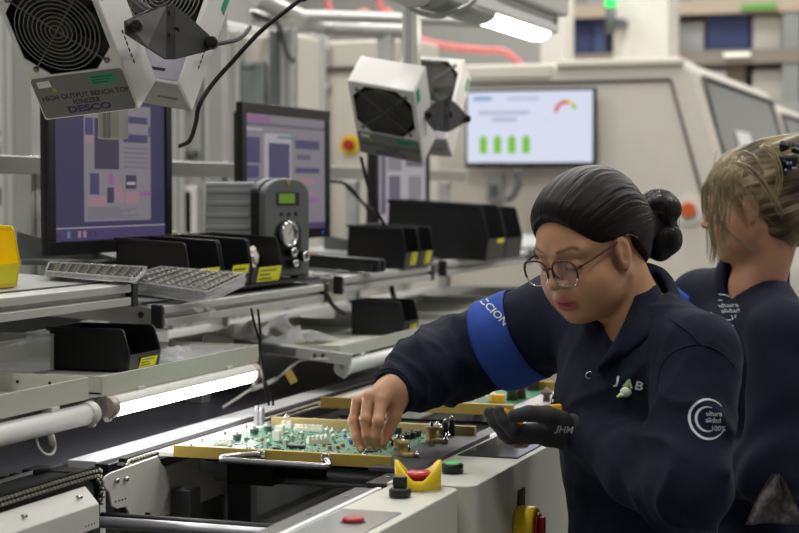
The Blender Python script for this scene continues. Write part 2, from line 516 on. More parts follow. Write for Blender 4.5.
    for i, (yy, z, r) in enumerate(shafts):
        MB().cyl((-1.378, yy, z), (-.945, yy, z), r, n=16).build('drive_shaft', mat('ground_shaft', rgb(205,205,212), .42, .6), t)
        MB().cyl((-1.378, yy+.026, z+.003), (-.945, yy+.026, z+.003), r*.85, n=16).build('black_roller', M_rubber, t)
    if not near:
        m = MB(); m.bb(-1.31, -1.22, 2.80, 2.86, .93, .968, .004); m.cyl((-1.22, 2.84, .955), (-1.13, 2.84, .955), .014, n=16)
        m.build('bearing_block', M_blackm, t)
    MB().bb(-1.385, -.95, y0, y1, .80, .815).build('underside_shade_sheet', M_blackm, t)  # added black sheet, stands in for the dark shade below the rails
    for x in (-1.36, -.975):
        for yy in (y0+.1, y1-.1):
            MB().bb(x-.02, x+.02, yy-.02, yy+.02, 0, .80, .003).build('leg', M_alu, t)
            MB().bb(x-.015, x+.015, yy-.015, yy+.015, .80, .86).build('leg_bracket', M_greyd, t)
    MB().bb(-1.385, -.912, y1-.12, y1-.08, .78, .80).build('cross_beam', M_alu, t)
    return t
conveyor(1.62, 2.490, True)
conveyor(2.535, 4.62, False)

# ================================================================ machine housings on the operator's side
def rounded(x0, x1, y0, y1, rs, n=7):
    """plan outline with corner radii rs = (x0y0, x1y0, x1y1, x0y1)"""
    out = []
    for (cx, cy, a0), r in zip(((x0,y0,PI), (x1,y0,1.5*PI), (x1,y1,0), (x0,y1,.5*PI)), rs):
        sx = cx+(r if cx == x0 else -r); sy = cy+(r if cy == y0 else -r)
        for k in range(n): out.append((sx+r*math.cos(a0+k/(n-1)*PI/2), sy+r*math.sin(a0+k/(n-1)*PI/2)))
    return out
M_hous = mat('housing_white', rgb(196,196,184), .42, 0, var=.03, bump=.03, bscale=200)
def housing(label, x1, y0, y1, rs):
    t = empty('control_housing', label, 'machine housing', ((-.905+x1)/2, (y0+y1)/2, 0), group='control housings along the conveyor')
    o = MB().prism(rounded(-.9035, x1, y0, y1, rs), Matrix.Translation(V((0,0,.42))), .576, .0022).build('body', M_hous, t)
    for yy in (y0+.15, y1-.15):
        MB().bb(-.88, x1-.03, yy-.03, yy+.03, 0, .42).build('foot', M_greyd, t)
    return t
hA = housing('narrow white control housing with red flush button, nearest the camera', -.792, 1.62, 2.535, (.004, .004, .022, .004))
hB = housing('wider white control housing beside the gloved hand', -.776, 2.55, 3.55, (.004, .022, .012, .004))
M_smoke = mat('smoked_panel', rgb(70,72,74), .08, 0, var=.1, spec=.7)
M_lpanel = mat('light_gloss_panel', rgb(170,172,170), .1, 0, spec=.7)
def button_panel(t, y0, y1, x0, x1, m, by, bx, br=.0155):
    p = MB().bb(x0, x1, y0, y1, .9955, .9985, .001).build('button_panel', m, t)
    MB().cyl((bx, by, .9985), (bx, by, .9995), br+.003, n=24).build('button_collar', M_greyd, p)
    MB().lathe([(br, .999), (br, 1.0035), (br-.003, 1.0055), (.004, 1.0060)], Matrix.Translation(V((bx, by, 0))), 24).build('red_button', M_red, p)
q = at(353, 521, Z=1.0)
button_panel(hA, 2.06, 2.30, -.895, -.806, M_lpanel, q.y, q.x)
q = at(520, 443, Z=1.0)
button_panel(hB, 2.84, 3.32, -.893, -.787, M_smoke, q.y, q.x)

# emergency stop with yellow guard, black selector, green push button (fixed to the housings)
q = at(418, 489, Z=.998); ex, ey = q.x-.004, q.y+.012
es = empty('emergency_stop', 'red emergency stop button inside a yellow scalloped guard', 'emergency stop', (ex, ey, .9985))
R_ = .0355
m = MB(); n = 48; b = m.bm; ang = lambda k: 2*PI*k/n
rings = []
for rr, top in ((R_, 0), (R_, 1), (R_-.0045, 1), (R_-.0045, 0)):
    rg = []
    for k in range(n):
        a = ang(k); c = abs(math.cos(a-TH))
        h = .014+.028*(max(0, c-.25)/.75)**1.1
        rg.append(b.verts.new((rr*math.cos(a), rr*math.sin(a), h if top else 0)))
    rings.append(rg)
for a_, b_ in zip(rings, rings[1:]+rings[:1]):
    for k in range(n):
        f = b.faces.new((a_[k], a_[(k+1) % n], b_[(k+1) % n], b_[k])); f.smooth = True
m.build('guard', M_yellow, es, world=False)
MB().lathe([(.012,0),(.012,.014),(.021,.016),(.0215,.021),(.018,.0245),(.004,.0255)], n=28).build('stop_button', M_red, es, world=False)
q = at(400, 496, Z=.998)
ss = empty('selector_switch', 'black rotary selector knob beside the yellow guard', 'switch', (q.x, q.y, .9985))
MB().lathe([(.0165,0),(.0165,.009),(.0145,.0115),(.012,.012)], n=24).build('collar', M_blackp, ss, world=False)
MB().box((0,0,.020), (.021,.011,.018), (0,0,.25), .002).build('knob', M_blackp, ss, world=False)
q = at(452.5, 472, Z=.998)
gb = empty('push_button', 'green lit push button in a black collar', 'button', (q.x, q.y, .9985))
MB().lathe([(.0175,0),(.0175,.012),(.0155,.0135),(.013,.0135)], n=28).build('collar', M_blackp, gb, world=False)
MB().lathe([(.0128,.010),(.0128,.0145),(.010,.0160),(.002,.0165)], n=24).build('green_cap', mat('green_cap', rgb(90,190,110), .4, emit=rgb(90,220,110), es=.12), gb, world=False)
# main switch on the housing side
q = at(517, 524, X=-.776)
ms = empty('main_switch', 'red and yellow rotary main switch on the white housing side', 'switch', (-.7755, q.y, q.z))
MB().cyl((0,0,0), (.034,0,0), .0315, n=32, bev=.003).build('yellow_base', M_yellow, ms, world=False)
m = MB(); m.cyl((.034,0,0), (.039,0,0), .021, n=24, bev=.001); m.box((.043,0,-.006), (.010,.014,.042), None, .003)
m.build('red_handle', M_red, ms, world=False)
q = at(521, 501, X=-.774)
tg = MB(); tg.bb(-.7755, -.7725, q.y-.016, q.y+.022, q.z-.020, q.z+.020, .001)
tag_o = tg.build('hasp_plate', M_blackm, None); tag_o.location = (0,0,0)
hp = empty('switch_tag', 'small black tag plate above the main switch', 'tag', (-.774, q.y, q.z))
tag_o.name = 'plate'; tag_o.data.transform(WM[hp.name].inverted()); tag_o.parent = hp; WM[tag_o.name] = WM[hp.name]
MB().cyl((-.7728, q.y+.008, q.z+.011), (-.7715, q.y+.008, q.z+.011), .0035, n=12).build('screw', M_chrome, hp)

# ================================================================ carrier fixture with the board
M_pcb = mat('board_green', rgb(66,128,98), .35, 0, var=.35, scale=90)
M_pcbl = mat('board_silver_pads', rgb(206,212,205), .3, .4)
M_comp_w = mat('ivory_connector', rgb(224,222,208), .5)
M_comp_k = mat('black_component', rgb(34,34,36), .4)
M_comp_g = mat('grey_component', rgb(150,150,152), .4, .3)
M_comp_y = mat('yellow_component', rgb(214,178,60), .45)
M_comp_b = mat('blue_component', rgb(70,110,190), .5)
M_comp_br = mat('copper_component', rgb(150,110,60), .4, .4)
FX0, FX1, FY0, FY1 = -1.345, -.952, 2.664, 3.045
def bolt(x, y, z, r=.0042, h=.008, m=None):
    m = m or MB()
    m.lathe([(r*1.5,0),(r*1.5,.0012),(r,.0014),(r,h*.6),(r*.7,h),(r*.2,h)], Matrix.Translation(V((x, y, z))), 12); return m
fx = empty('carrier_fixture', 'amber-barred carrier fixture holding the board under the bare hand', 'fixture', ((FX0+FX1)/2, (FY0+FY1)/2, .995))
MB().bb(FX0, FX1, FY0, FY0+.012, .9965, 1.0165, .0008).build('front_bar', M_ybar, fx)
MB().bb(FX0+.02, FX1+.03, FY1-.012, FY1, .9985, 1.020, .0008).build('rear_bar', M_brown, fx)
MB().bb(FX0-.03, FX0+.012, FY0+.005, FY1, .9955, 1.004, .0008).build('left_slide', M_white, fx)
MB().bb(FX1-.028, FX1+.050, FY0-.03, FY1+.02, .9960, 1.0035, .001).build('right_slide', mat('slide_dark', rgb(66,66,70), .5, .2, var=.1), fx)
MB().bb(FX0+.012, FX1-.028, FY0+.012, FY1-.012, .9962, .9985).build('base_sheet', M_greyd, fx)
for k in range(4): bolt(FX0-.008, FY0+.03+k*.095, 1.004, .0045, .008).build('fixing_bolt', M_steel, fx)
for k in range(4): bolt(FX0+.03+k*.105, FY0+.006, 1.0165, .003, .004).build('fixing_bolt', M_steel, fx)
for k in range(3): bolt(FX0+.05+k*.15, FY1-.006, 1.020, .004, .006).build('fixing_bolt', M_steel, fx)
# handle
hx0, hx1 = at(219, 458, Y=2.63).x, at(325, 460, Y=2.63).x
m = MB(); z = 1.004
m.tube([(hx0+.062, FY0-.002, z+.006), (hx0+.03, FY0-.014, z+.004), (hx0+.004, FY0-.024, z), (hx0+.006, FY0-.030, z-.002), (hx0+.03, FY0-.030, z-.003), (hx1-.02, FY0-.030, z-.004), (hx1, FY0-.028, z-.003), (hx1+.002, FY0-.020, z-.001), (hx1-.012, FY0-.002, z+.004)], .0052, 12, sub=5)
m.build('handle', M_steel, fx)
for x in (hx0+.062, hx1-.012):
    MB().cyl((x, FY0+.001, z+.005), (x, FY0-.004, z+.005), .0085, n=16, bev=.001).build('handle_washer', M_chrome, fx)
# brown clamps on the right slide
def clamp(px, py, s=1.0):
    q = at(px, py, Z=1.0035); m = MB()
    m.lathe([(.013*s,0),(.011*s,.006*s),(.0105*s,.022*s),(.016*s,.026*s),(.016*s,.032*s),(.008*s,.033*s)], Matrix.Translation(V((q.x, q.y, 1.0036))), 20)
    m.box((q.x+.020*s, q.y-.004, 1.0036+.004*s), (.034*s, .018*s, .008*s), (0,0,.3), .002)
    c = m.build('clamp', M_brown, fx)
    bolt(q.x, q.y, 1.0036+.032*s, .0045*s, .010*s).build('clamp_screw', M_steel, c); bolt(q.x+.034*s, q.y-.008, 1.0036+.007*s, .004, .006).build('clamp_screw', M_steel, c)
for a in ((402.5,456,.82),(398,449,.62),(431.5,442,.85),(440,436,.5)): clamp(*a)
# PCB
pb = empty('circuit_board', 'green circuit board crowded with parts under the bare hand', 'circuit board', ((FX0+FX1)/2-.01, (FY0+FY1)/2, .9986))
BX0, BX1, BY0, BY1, BZ = FX0+.014, FX1-.030, FY0+.014, FY1-.016, 1.0035
MB().bb(BX0, BX1, BY0, BY1, .9986, BZ, .0003).build('board', M_pcb, pb)
rr = random.Random(3)
m = MB()
for i in range(760):
    x, y = rr.uniform(BX0+.004, BX1-.004), rr.uniform(BY0+.004, BY1-.004); s = rr.uniform(.0012, .004)
    m.mi = rr.choice((0,0,0,0,1,1,2,2,3)); m.box((x, y, BZ+.0007), (s, s*rr.choice((.5, 1, 2)), .0016))
o = m.build('surface_mount_parts', [M_pcbl, M_comp_k, M_comp_w, M_comp_br], pb); o['kind'] = 'stuff'
def comp(name, mt, px, py, sx, sy, sz, rot=0.0, shape='box', h0=BZ, y_free=True):
    q = at(px, py, Z=h0)
    x = min(max(q.x, BX0+.006 if y_free is False else BX0-.02), BX1-.008); y = min(max(q.y, BY0+.008), BY1-.004)
    m = MB()
    if shape == 'box':
        m.box((x, y, h0+sz/2), (sx, sy, sz), (0,0,rot), min(.0012, sz*.2))
    elif shape == 'can':
        m.lathe([(sx*.92,0),(sx,.001),(sx,sz*.15),(sx*.93,sz*.2),(sx,sz*.25),(sx,sz-.001),(sx*.9,sz),(sx*.2,sz)], Matrix.Translation(V((x, y, h0))), 16)
    elif shape == 'post':
        m.lathe([(sx,0),(sx,sz*.5),(sx*1.25,sz*.52),(sx*1.25,sz*.7),(sx*.5,sz*.72),(sx*.5,sz)], Matrix.Translation(V((x, y, h0))), 14)
    elif shape == 'row':
        k = max(2, int(sx/.008)); u = V((math.cos(rot), math.sin(rot), 0))
        m.box((x, y, h0+sz*.3), (sx, sy, sz*.6), (0,0,rot), .0006)
        for i in range(k):
            c = V((x, y, h0+sz*.55))+u*((i+.5)/k-.5)*sx; m.box(c, (sx/k*.62, sy*.8, sz*.9), (0,0,rot), .0006)
    return m.build(name, mt, pb)
for px, py, h in ((259,425,.032),(263,424,.037),(268,424,.035)): comp('standing_capacitor', M_comp_g, px, py, .0052, 0, h, shape='can')
for px, py in ((237,440),(254,434),(268,431)): comp('spacer_post', M_comp_g, px, py, .0075, 0, .016, shape='post')
comp('pin_connector', M_comp_w, 223, 444.5, .034, .009, .010, .05, 'row')
comp('pin_connector', M_comp_w, 318, 443.5, .042, .010, .014, .85, 'row')
comp('pin_connector', M_comp_w, 309, 431, .058, .012, .012, 0, 'row')
comp('pin_connector', M_comp_w, 287, 428, .022, .012, .014, 0, 'row')
comp('relay', M_comp_w, 277, 441, .014, .012, .019); comp('relay', M_comp_w, 280, 434, .016, .012, .016)
comp('chip', M_comp_k, 296, 448.5, .032, .012, .006); comp('chip', M_comp_k, 277, 449, .014, .008, .003); comp('chip', M_comp_k, 371, 452, .020, .012, .003, .3)
for px, py, h in ((268,445,.010),(286,445,.014),(292,440,.013),(327,434,.014),(332,436,.015),(333,440,.012),(345,433,.008),(350,440,.006),(302,436,.010),(385,449,.016),(389,447,.014),(246,441,.011),(249,449,.006),(230,447,.006)):
    comp('white_standoff', M_comp_w, px, py, .0035, 0, h, shape='post')
for px, py in ((343,447),(330,449),(324,447),(338,449),(355,447),(311,441),(262,441)):
    comp('coil', M_comp_br, px, py, .006, .005, .006)
comp('blue_capacitor', M_comp_b, 351, 444, .006, .006, .008, 0, 'box'); comp('blue_capacitor', M_comp_b, 345, 437, .005, .005, .005)
comp('yellow_relay', M_comp_y, 374, 449.5, .026, .012, .008)
for px, py in ((387,436),(412,439),(406,441),(390,446)): comp('black_knob', M_comp_k, px, py, .0065, 0, .017, shape='post')
for px, py, h in ((445,436.5,.026),(451.5,435.5,.030)):
    q = at(px, py, Z=1.0036); m = MB(); m.cyl((q.x, q.y, 1.0036), (q.x, q.y, 1.0036+h), .0058, n=16, bev=.001); g_ = m.build('guide_pin', M_comp_k, fx)
    MB().lathe([(.004,0),(.004,.004),(.002,.006)], Matrix.Translation(V((q.x, q.y, 1.0037+h))), 12).build('pin_tip', M_steel, g_)
comp('black_block', M_comp_k, 396, 434, .02, .01, .012); comp('black_block', M_comp_k, 416, 437, .016, .012, .012)

# second fixture further down the line
f2 = empty('carrier_fixture', 'blurred carrier fixture further along the line, behind the gloved hand', 'fixture', (-1.14, 3.6, .995))
GY0, GY1 = 3.37, 3.80
MB().bb(-1.36, -.945, GY0, GY0+.014, .9965, 1.019, .001).build('front_bar', M_ybar, f2)
MB().bb(-1.36, -.945, GY1-.014, GY1, .9965, 1.022, .001).build('rear_bar', M_ybar, f2)
MB().bb(-1.37, -1.345, GY0+.014, GY1-.014, .9955, 1.004).build('left_slide', M_white, f2)
MB().bb(-.975, -.915, GY0+.014, GY1-.014, .9962, 1.0035).build('right_slide', M_alu, f2)
for px, py, s in ((520,398,1.0),(512,400,.9),(543,386,1.0),(551,401,.6)):
    q = at(px, py, Z=1.004); m = MB()
    m.lathe([(.014*s,0),(.012*s,.02*s),(.02*s,.026*s),(.02*s,.033*s),(.006,.034*s),(.005,.046*s)], Matrix.Translation(V((min(q.x,-.93), min(max(q.y,GY0+.03),GY1-.03), 1.0036))), 16)
    m.build('clamp', mat('dark_clamp', rgb(88,72,58), .5), f2)
b2 = empty('circuit_board', 'blurred circuit board with white parts behind the gloved hand', 'circuit board', (-1.16, 3.585, .998))
MB().bb(-1.34, -.98, GY0+.016, GY1-.016, .9965, 1.0035).build('board', M_pcb, b2)
rr = random.Random(5)
for i in range(16):
    m = MB(); x = -1.17+rr.uniform(-.02, .13)+.0; y = GY0+.04+rr.uniform(0, .16)
    m.box((x, y, 1.0035+.009), (rr.uniform(.012,.03), .012, .018), None, .002); m.build('white_connector', M_comp_w, b2)
q = at(498, 402, Z=1.006)
MB().box((q.x, q.y, 1.013), (.026, .016, .019), None, .002).build('yellow_relay', mat('orange_relay', rgb(236,170,30), .4), b2)
for i in range(14):
    m = MB(); m.box((-1.33+rr.uniform(0,.34), GY0+.04+rr.uniform(0,.34), 1.0075), (.012,.01,.008)); m.build('chip', rr.choice((M_comp_k, M_comp_g)), b2)

# pale box with a crumpled blue cloth behind the second fixture
bx = empty('pale_box', 'pale box under the blue cloth, behind the second fixture', 'box', (-.985, 3.93, 1.004))
MB().bb(-1.06, -.915, 3.87, 3.99, 1.004, 1.050, .003).build('box_body', M_white, bx)
MB().bb(-1.064, -.911, 3.866, 3.994, 1.0505, 1.056, .002).build('lid', M_white, bx)
MB().bb(-1.05, -.92, 3.88, 3.98, .9958, 1.0035).build('pad', M_greyd, bx)
cb = bmesh.new(); g = []
for j in range(15):
    r_ = []
    for i in range(15):
        u, v = i/14, j/14; n_ = mnoise.noise(V((u*4, v*4, 2)))+.5*mnoise.noise(V((u*9, v*9, 5)))
        r_.append(cb.verts.new((-1.02+.10*u+.01*n_, 3.87+.10*v, 1.062+.040*math.sin(PI*u)*math.sin(PI*v)+.012*abs(n_))))
    g.append(r_)
for j in range(14):
    for i in range(14): cb.faces.new((g[j][i], g[j][i+1], g[j+1][i+1], g[j+1][i])).smooth = True
bmesh.ops.solidify(cb, geom=list(cb.faces), thickness=.0025)
m = MB(); m.bm.free(); m.bm = cb
o = m.build('blue_cloth', mat('sky_blue_cloth', rgb(96,146,206), .7, 0, var=.08, bump=.2), None); tag(o, 'crumpled light blue cloth heaped on the pale box', 'cloth')
# ================================================================ workbench behind the conveyor
M_bench = mat('bench_black_mat', rgb(68,68,78), .34, .1, var=.12, scale=20, stretch=(60,.6,1), bump=.3, bscale=30)
M_deck = mat('bench_deck_grey', rgb(168,168,164), .5, 0, var=.05)
wb = empty('workbench', 'long aluminium workbench frame behind the conveyor', 'workbench', (-1.85, 4.0, 0))
MB().bb(-2.15, -1.502, 1.4, 6.6, .962, .986, .002).build('bench_mat', M_bench, wb)
MB().bb(-2.15, -1.66, 1.4, 6.6, 1.052, 1.072, .002).build('upper_deck', M_deck, wb)
for y in (1.5, 2.55, 3.45, 4.45, 5.5, 6.5):
    m = MB(); m.bb(-2.12, -2.08, y-.02, y+.02, 0, 2.42 if y < 5 else 1.48, .003)
    m.bb(-2.079, -2.0765, y-.006, y+.006, .2, 1.5); m.build('upright', M_alu_l, wb)
    MB().bb(-1.56, -1.52, y-.02, y+.02, 0, .962, .003).build('leg', M_alu, wb)
    MB().bb(-1.70, -1.66, y-.02, y+.02, .986, 1.052, .002).build('deck_spacer', M_alu, wb)
m = MB(); m.bb(-2.079, -2.04, 1.4, 6.6, 1.485, 1.525, .003); m.build('rear_beam', M_alu, wb)
# shelves
M_rail_a = mat('rail_aluminium', rgb(186,186,182), .42, .3, var=.05)
def shelf(label, y0, y1, zt, side=True):
    t = empty('bench_shelf', label, 'shelf', (-1.8, (y0+y1)/2, zt), (0, 0, 0), 'raised shelves over the workbench')
    def tp(m):   # the shelf slopes gently down to the operator
        sh = Matrix.Identity(4); sh[2][0] = -.06; sh[2][3] = -.06*1.55
        bmesh.ops.transform(m.bm, matrix=sh, verts=m.bm.verts); return m
    m = MB(); m.bb(-1.59, -1.55, y0, y1-.022, zt-.0155, zt, .002); m.bb(-1.59, -1.55, y0, y1-.022, zt-.04, zt-.0245, .002); m.bb(-1.59, -1.562, y0, y1-.022, zt-.026, zt-.014)
    tp(m).build('front_rail', M_rail_a, t)
    m = MB(); m.bb(-1.592, -1.547, y1-.022, y1, zt-.042, zt+.002, .002); tp(m).build('end_cap', M_blackp, t)
    m = MB(); m.bb(-1.604, -1.5915, y0+.004, y1-.022, zt-.002, zt+.0012); tp(m).build('edge_strip', M_blackm, t)
    m = MB(); m.bb(-2.07, -1.59, y0+.004, y1-.004, zt-.003, zt, .0005); tp(m).build('shelf_sheet', M_grey, t)
    if side:
        m = MB(); m.bb(-1.95, -1.577, y0-.008, y0+.03, zt-.04, zt-.004, .0025); tp(m).build('side_rail', M_alu, t)
        m = MB(); m.bb(-1.5765, -1.553, y0-.010, y0-.0005, zt-.044, zt+.002, .002); tp(m).build('end_cap', M_blackp, t)
        m = MB(); m.cyl((-1.598, y0-.0085, zt-.02), (-1.598, y0-.0105, zt-.02), .006, n=16); tp(m).build('bolt_hole', M_blackm, t)
    for yy in (y0+.12, y1-.12):
        m = MB(); m.prism([(0,0),(.36,-.0216),(.36,-.034),(.02,-.14),(0,-.14)], Matrix(((1,0,0,-2.074),(0,0,1,yy-.0015),(0,1,0,zt+.018),(0,0,0,1))), .003)
        m.build('shelf_bracket', M_greyd, t)
    return t
SH = [(1.85, 2.925, 1.275), (3.04, 3.89, 1.225), (4.0, 4.70, 1.237), (4.83, 5.75, 1.243), (5.9, 6.9, 1.25)]
SL = ['raised shelf at the left edge carrying the yellow bin', 'raised shelf under the grey pressure dispenser', 'raised shelf under the flat black case', 'raised shelf under the large black bins', 'farthest raised shelf, behind the bare-handed worker']
for (a, b, z), l in zip(SH, SL): shelf(l, a, b, z, a > 2)
def sz(i, X): return SH[i][2]+.06*(-1.55-X)+.0005
TLT = math.atan(.06)

# trays with tube lamps below
M_tray = mat('tray_grey_green', rgb(192,194,182), .48, 0, var=.03)
M_tube = mat('tube_diffuser', rgb(226,226,224), .35, 0, var=.02)
M_tubelit = mat('tube_diffuser_lit', rgb(240,240,240), .4, emit=(1, .985, 1.0), es=20.0)
def tray(label, y0, y1, zt, h, slide=False, x0=-1.82, x1=-1.40):
    t = empty('pull_out_tray', label, 'tray', ((x0+x1)/2, (y0+y1)/2, zt-h), group='pull-out trays above the conveyor')
    e = .0022
    MB().bb(x1-e, x1, y0, y1, zt-h, zt, .0008).build('front_lip', M_tray, t)
    m = MB(); m.bb(x0, x1-e, y0, y1, zt-h+.004, zt-h+.007); m.build('tray_floor', M_tray, t)
    MB().bb(x0, x0+e, y0, y1, zt-h, zt+.004, .0008).build('rear_wall', M_tray, t)
    for yy, s in ((y0, 1), (y1, -1)):
        m = MB(); m.bb(x0, x1-e, min(yy, yy+s*e), max(yy, yy+s*e), zt-h, zt, .0006); w_ = m.build('side_wall', M_tray, t)
        m = MB()
        for k in range(4):
            x = x1-.07-k*.06; m.cyl((x, yy+s*(e+.0002), zt-.012), (x, yy+s*(e+.0012), zt-.012), .0026, n=10)
        m.build('wall_hole', M_blackm, w_)
    if slide:
        m = MB(); m.box(((x0+x1)/2+.06, y0-.006, zt-.012), (.36, .010, .026), (0, .10, 0), .002); s_ = m.build('slide_rail', M_alu_l, t)
        m = MB()
        for x in (x1-.035, x1-.055): m.cyl((x, y0-.0135, zt-.022), (x, y0-.0112, zt-.022), .005, n=14)
        m.build('slide_screw', M_chrome, s_)
        MB().box((x1-.175, y0-.0155, zt-.008), (.15, .008, .018), (0,.10,0), .002).build('slide_channel', M_greyd, s_)
    m = MB()
    for yy in (y0+.08, y1-.08): m.bb(x0+.02, x0+.06, yy-.015, yy+.015, 1.0725, zt-h+.004)
    m.build('tray_foot', M_alu, t)
    return t
tray('open grey tray at the left edge over an unlit tube', 1.75, 2.476, 1.150, .036)
tray('grey tray over the lit tube lamp holding a black bin', 2.520, 3.145, 1.1465, .034)
tray('grey tray with a steel slide rail, in front of the sleeve', 3.585, 4.36, 1.107, .028, True)
tray('farthest grey tray behind the reaching sleeve', 4.62, 5.4, 1.107, .028)
def tube_lamp(label, y0, y1, z, lit, x=-1.402):
    t = empty('tube_lamp', label, 'lamp', (x, (y0+y1)/2, z), group='tube lamps under the trays')
    rr_ = .0160 if lit else .0172; zo = z-.0022 if lit else z
    m = MB(); m.cyl((x, y0+.012, zo), (x, y1-.012, zo), rr_, n=28); m.build('diffuser_tube', M_tubelit if lit else M_tube, t)
    if lit:
        m = MB(); b = m.bm; A_, B_ = [], []
        for ra in (.0186, .0176):
            ks = [math.radians(16+176*k/16) for k in range(17)]
            A_ += [b.verts.new((x+ra*math.cos(a), y0+.012, z+ra*math.sin(a))) for a in (ks if ra > .018 else ks[::-1])]
        B_ = [b.verts.new((v.co.x, y1-.012, v.co.z)) for v in A_]
        for k in range(len(A_)): b.faces.new((A_[k], A_[(k+1) % len(A_)], B_[(k+1) % len(A_)], B_[k]))
        m.build('reflector_shell', M_white, t)
    for yy, s in ((y0, 1), (y1, -1)):
        m = MB(); m.cyl((x, yy, z), (x, yy+s*.022, z), .0196, n=28, bev=.0015); c = m.build('end_cap', M_white if not lit else mat('cap_aluminium', rgb(176,164,150), .45, .4), t)
        m = MB(); m.cyl((x+.002, yy-s*.002, z+.003), (x+.002, yy, z+.003), .006, n=14); m.box((x, yy-s*.001, z+.013), (.008, .004, .016)); m.build('cap_screw', M_alu, c)
        MB().cyl((x+.004, yy-s*.002, z-.019), (x+.004, yy+s*.012, z-.019), .0042, n=10).build('cable_gland', M_white, c)
    m = MB()
    for yy in (y0+.12, y1-.12): m.bb(x-.012, x+.006, yy-.012, yy+.012, z+.012, z+.024, .001)
    m.build('lamp_clip', M_white, t)
    return t
l1 = tube_lamp('unlit white tube lamp at the left edge with a looped lead', 1.72, 2.487, 1.0905, False)
tube_lamp('brightly lit tube lamp under the tray with the black bin', 2.53, 3.125, 1.0935, True)
tube_lamp('unlit tube lamp under the tray beside the bare hand', 3.60, 4.35, 1.056, False)
m = MB(); q = [at(x, y, X=-1.40) for x, y in ((36,438),(38,446),(42,452),(48,455),(53,453),(55,447),(53,440))]
m.tube(q, .0024, 8, sub=6); m.cyl(at(50,432,X=-1.398), at(53,444,X=-1.398), .0055, n=12)
m.cyl(at(50,432,X=-1.398), at(58,425,X=-1.398), .0042, n=10)
m.build('lead', M_white, l1)

# bins
def bin_geo(L, W, H, front=.62, t=.0025):
    """open-fronted stacking bin; +x is the open front; returns shell bmesh builder"""
    m = MB()
    sx = L*.18
    side = [(-L/2, 0), (L/2-.006, 0), (L/2, H*.40), (L/2-sx*.45, H*.94), (L/2-sx*.55, H), (-L/2-.006, H), (-L/2-.006, H*.94), (-L/2, H*.93)]
    for y in (-W/2, W/2-t):
        m.prism(side, Matrix(((1,0,0,0),(0,0,1,y),(0,1,0,0),(0,0,0,1))), t, .0005)
    m.bb(-L/2, L/2-.006, -W/2, W/2, 0, t)
    m.bb(-L/2, -L/2+t, -W/2, W/2, 0, H)
    m.prism([(L/2-.0062, 0), (L/2-.0062+t, 0), (L/2+t*.6, H*.40), (L/2-t*.4, H*.40)], Matrix(((1,0,0,0),(0,0,1,-W/2),(0,1,0,0),(0,0,0,1))), W)
    # rims
    for y in (-W/2, W/2): m.box((-sx*.27-.003, y, H-.003), (L-sx*.55+.006, .007, .006), None, .001)
    m.box((-L/2-.003, 0, H-.003), (.007, W, .006), None, .001)
    for y in (-W/2-.0006, W/2+.0006):
        m.tube([(L/2-sx*.55, y, H-.003), (L/2-sx*.45, y, H*.94), (L/2-.001, y, H*.42), (L/2-.006, y, .003)], .0022, 6)
    return m
def storage_bin(label, loc, L, W, H, mt=M_esd, yaw=0, tilt=0, lab=(.5, .32), group=None, labm=M_label, lines=True, ink=True):
    t = empty('storage_bin', label, 'bin', loc, (0, tilt, yaw), group)
    bin_geo(L, W, H).build('bin_shell', mt, t, world=False)
    if lab:
        x = L/2; lw, lh = W*lab[0], H*lab[1]; dx = .006*(lh/(H*.4))
        m = MB(); m.quad((x-.0035, -lw/2+W*.1, H*.03), (x-.0035, lw/2+W*.1, H*.03), (x+.0028, lw/2+W*.1, H*.03+lh), (x+.0028, -lw/2+W*.1, H*.03+lh))
        lb = m.build('bin_label', labm, t, world=False, recalc=False)
        if ink:
            m = MB(); z = H*.03+lh
            for i, f in enumerate((.7, .45, .55)):
                zz = z-lh*(.2+.25*i); xx = x+.0034-(z-zz)/lh*.0063
                m.box((xx, -lw/2+W*.1+lw*(.08+f/2), zz), (.0006, lw*f, lh*.07))
            m.build('label_print', M_labelink, lb, world=False)
    return t
def on(i, X, Y): return (X, Y, sz(i, X)+.001)
storage_bin('yellow stacking bin cut off by the left picture edge', on(0, -1.735, 2.585), .20, .13, .105, M_yellow, 0, TLT, (.7, .36), labm=mat('bright_yellow_label', rgb(245,235,10), .5), ink=False)
for k, (y, W, l) in enumerate(((3.253, .148, 'first black bin in front of the near monitor, nearest the parts trays'), (3.408, .136, 'middle black bin with yellow label beside the bin of white bags'), (3.564, .156, 'black bin holding crumpled white bags below the grey dispenser'))):
    X = -1.652; storage_bin(l, (X, y, 1.2445), .168, W, .104, M_esd, 0, TLT, (.62 if k < 2 else .8, .46 if k < 2 else .36), 'black bins in front of the near monitor')
ri = MB(); ri.bb(-1.765, -1.562, 3.17, 3.87, 1.2385, 1.2435, .001)
ri_o = ri.build('riser_plate', M_blackm, None); tag(ri_o, 'thin black riser plate under the row of black bins', 'plate')
bagm = mat('white_bag', rgb(205,196,182), .5, 0, var=.1, scale=40, bump=.6, bscale=60)
rr = random.Random(11)
for i in range(11):
    m = MB(); b = bmesh.new(); bmesh.ops.create_icosphere(b, subdivisions=2, radius=1)
    for v in b.verts:
        d = 1+.5*mnoise.noise(v.co*1.9+V((i*7, 0, 0))); v.co = V((v.co.x*.024*d, v.co.y*.017*d, v.co.z*.011*d))
    for f in b.faces: f.smooth = False
    m._merge(b, Matrix.Translation(V((-1.600+rr.uniform(-.04,.010), 3.564+rr.uniform(-.05,.05), 1.268+.0034*i))) @ Euler((rr.random()*2, rr.random(), rr.random()*6)).to_matrix().to_4x4())
    o = m.build('bag', bagm, None); tag(o, 'small crumpled white bag in the black bin below the dispenser', 'bag', 'crumpled bags in the bin')
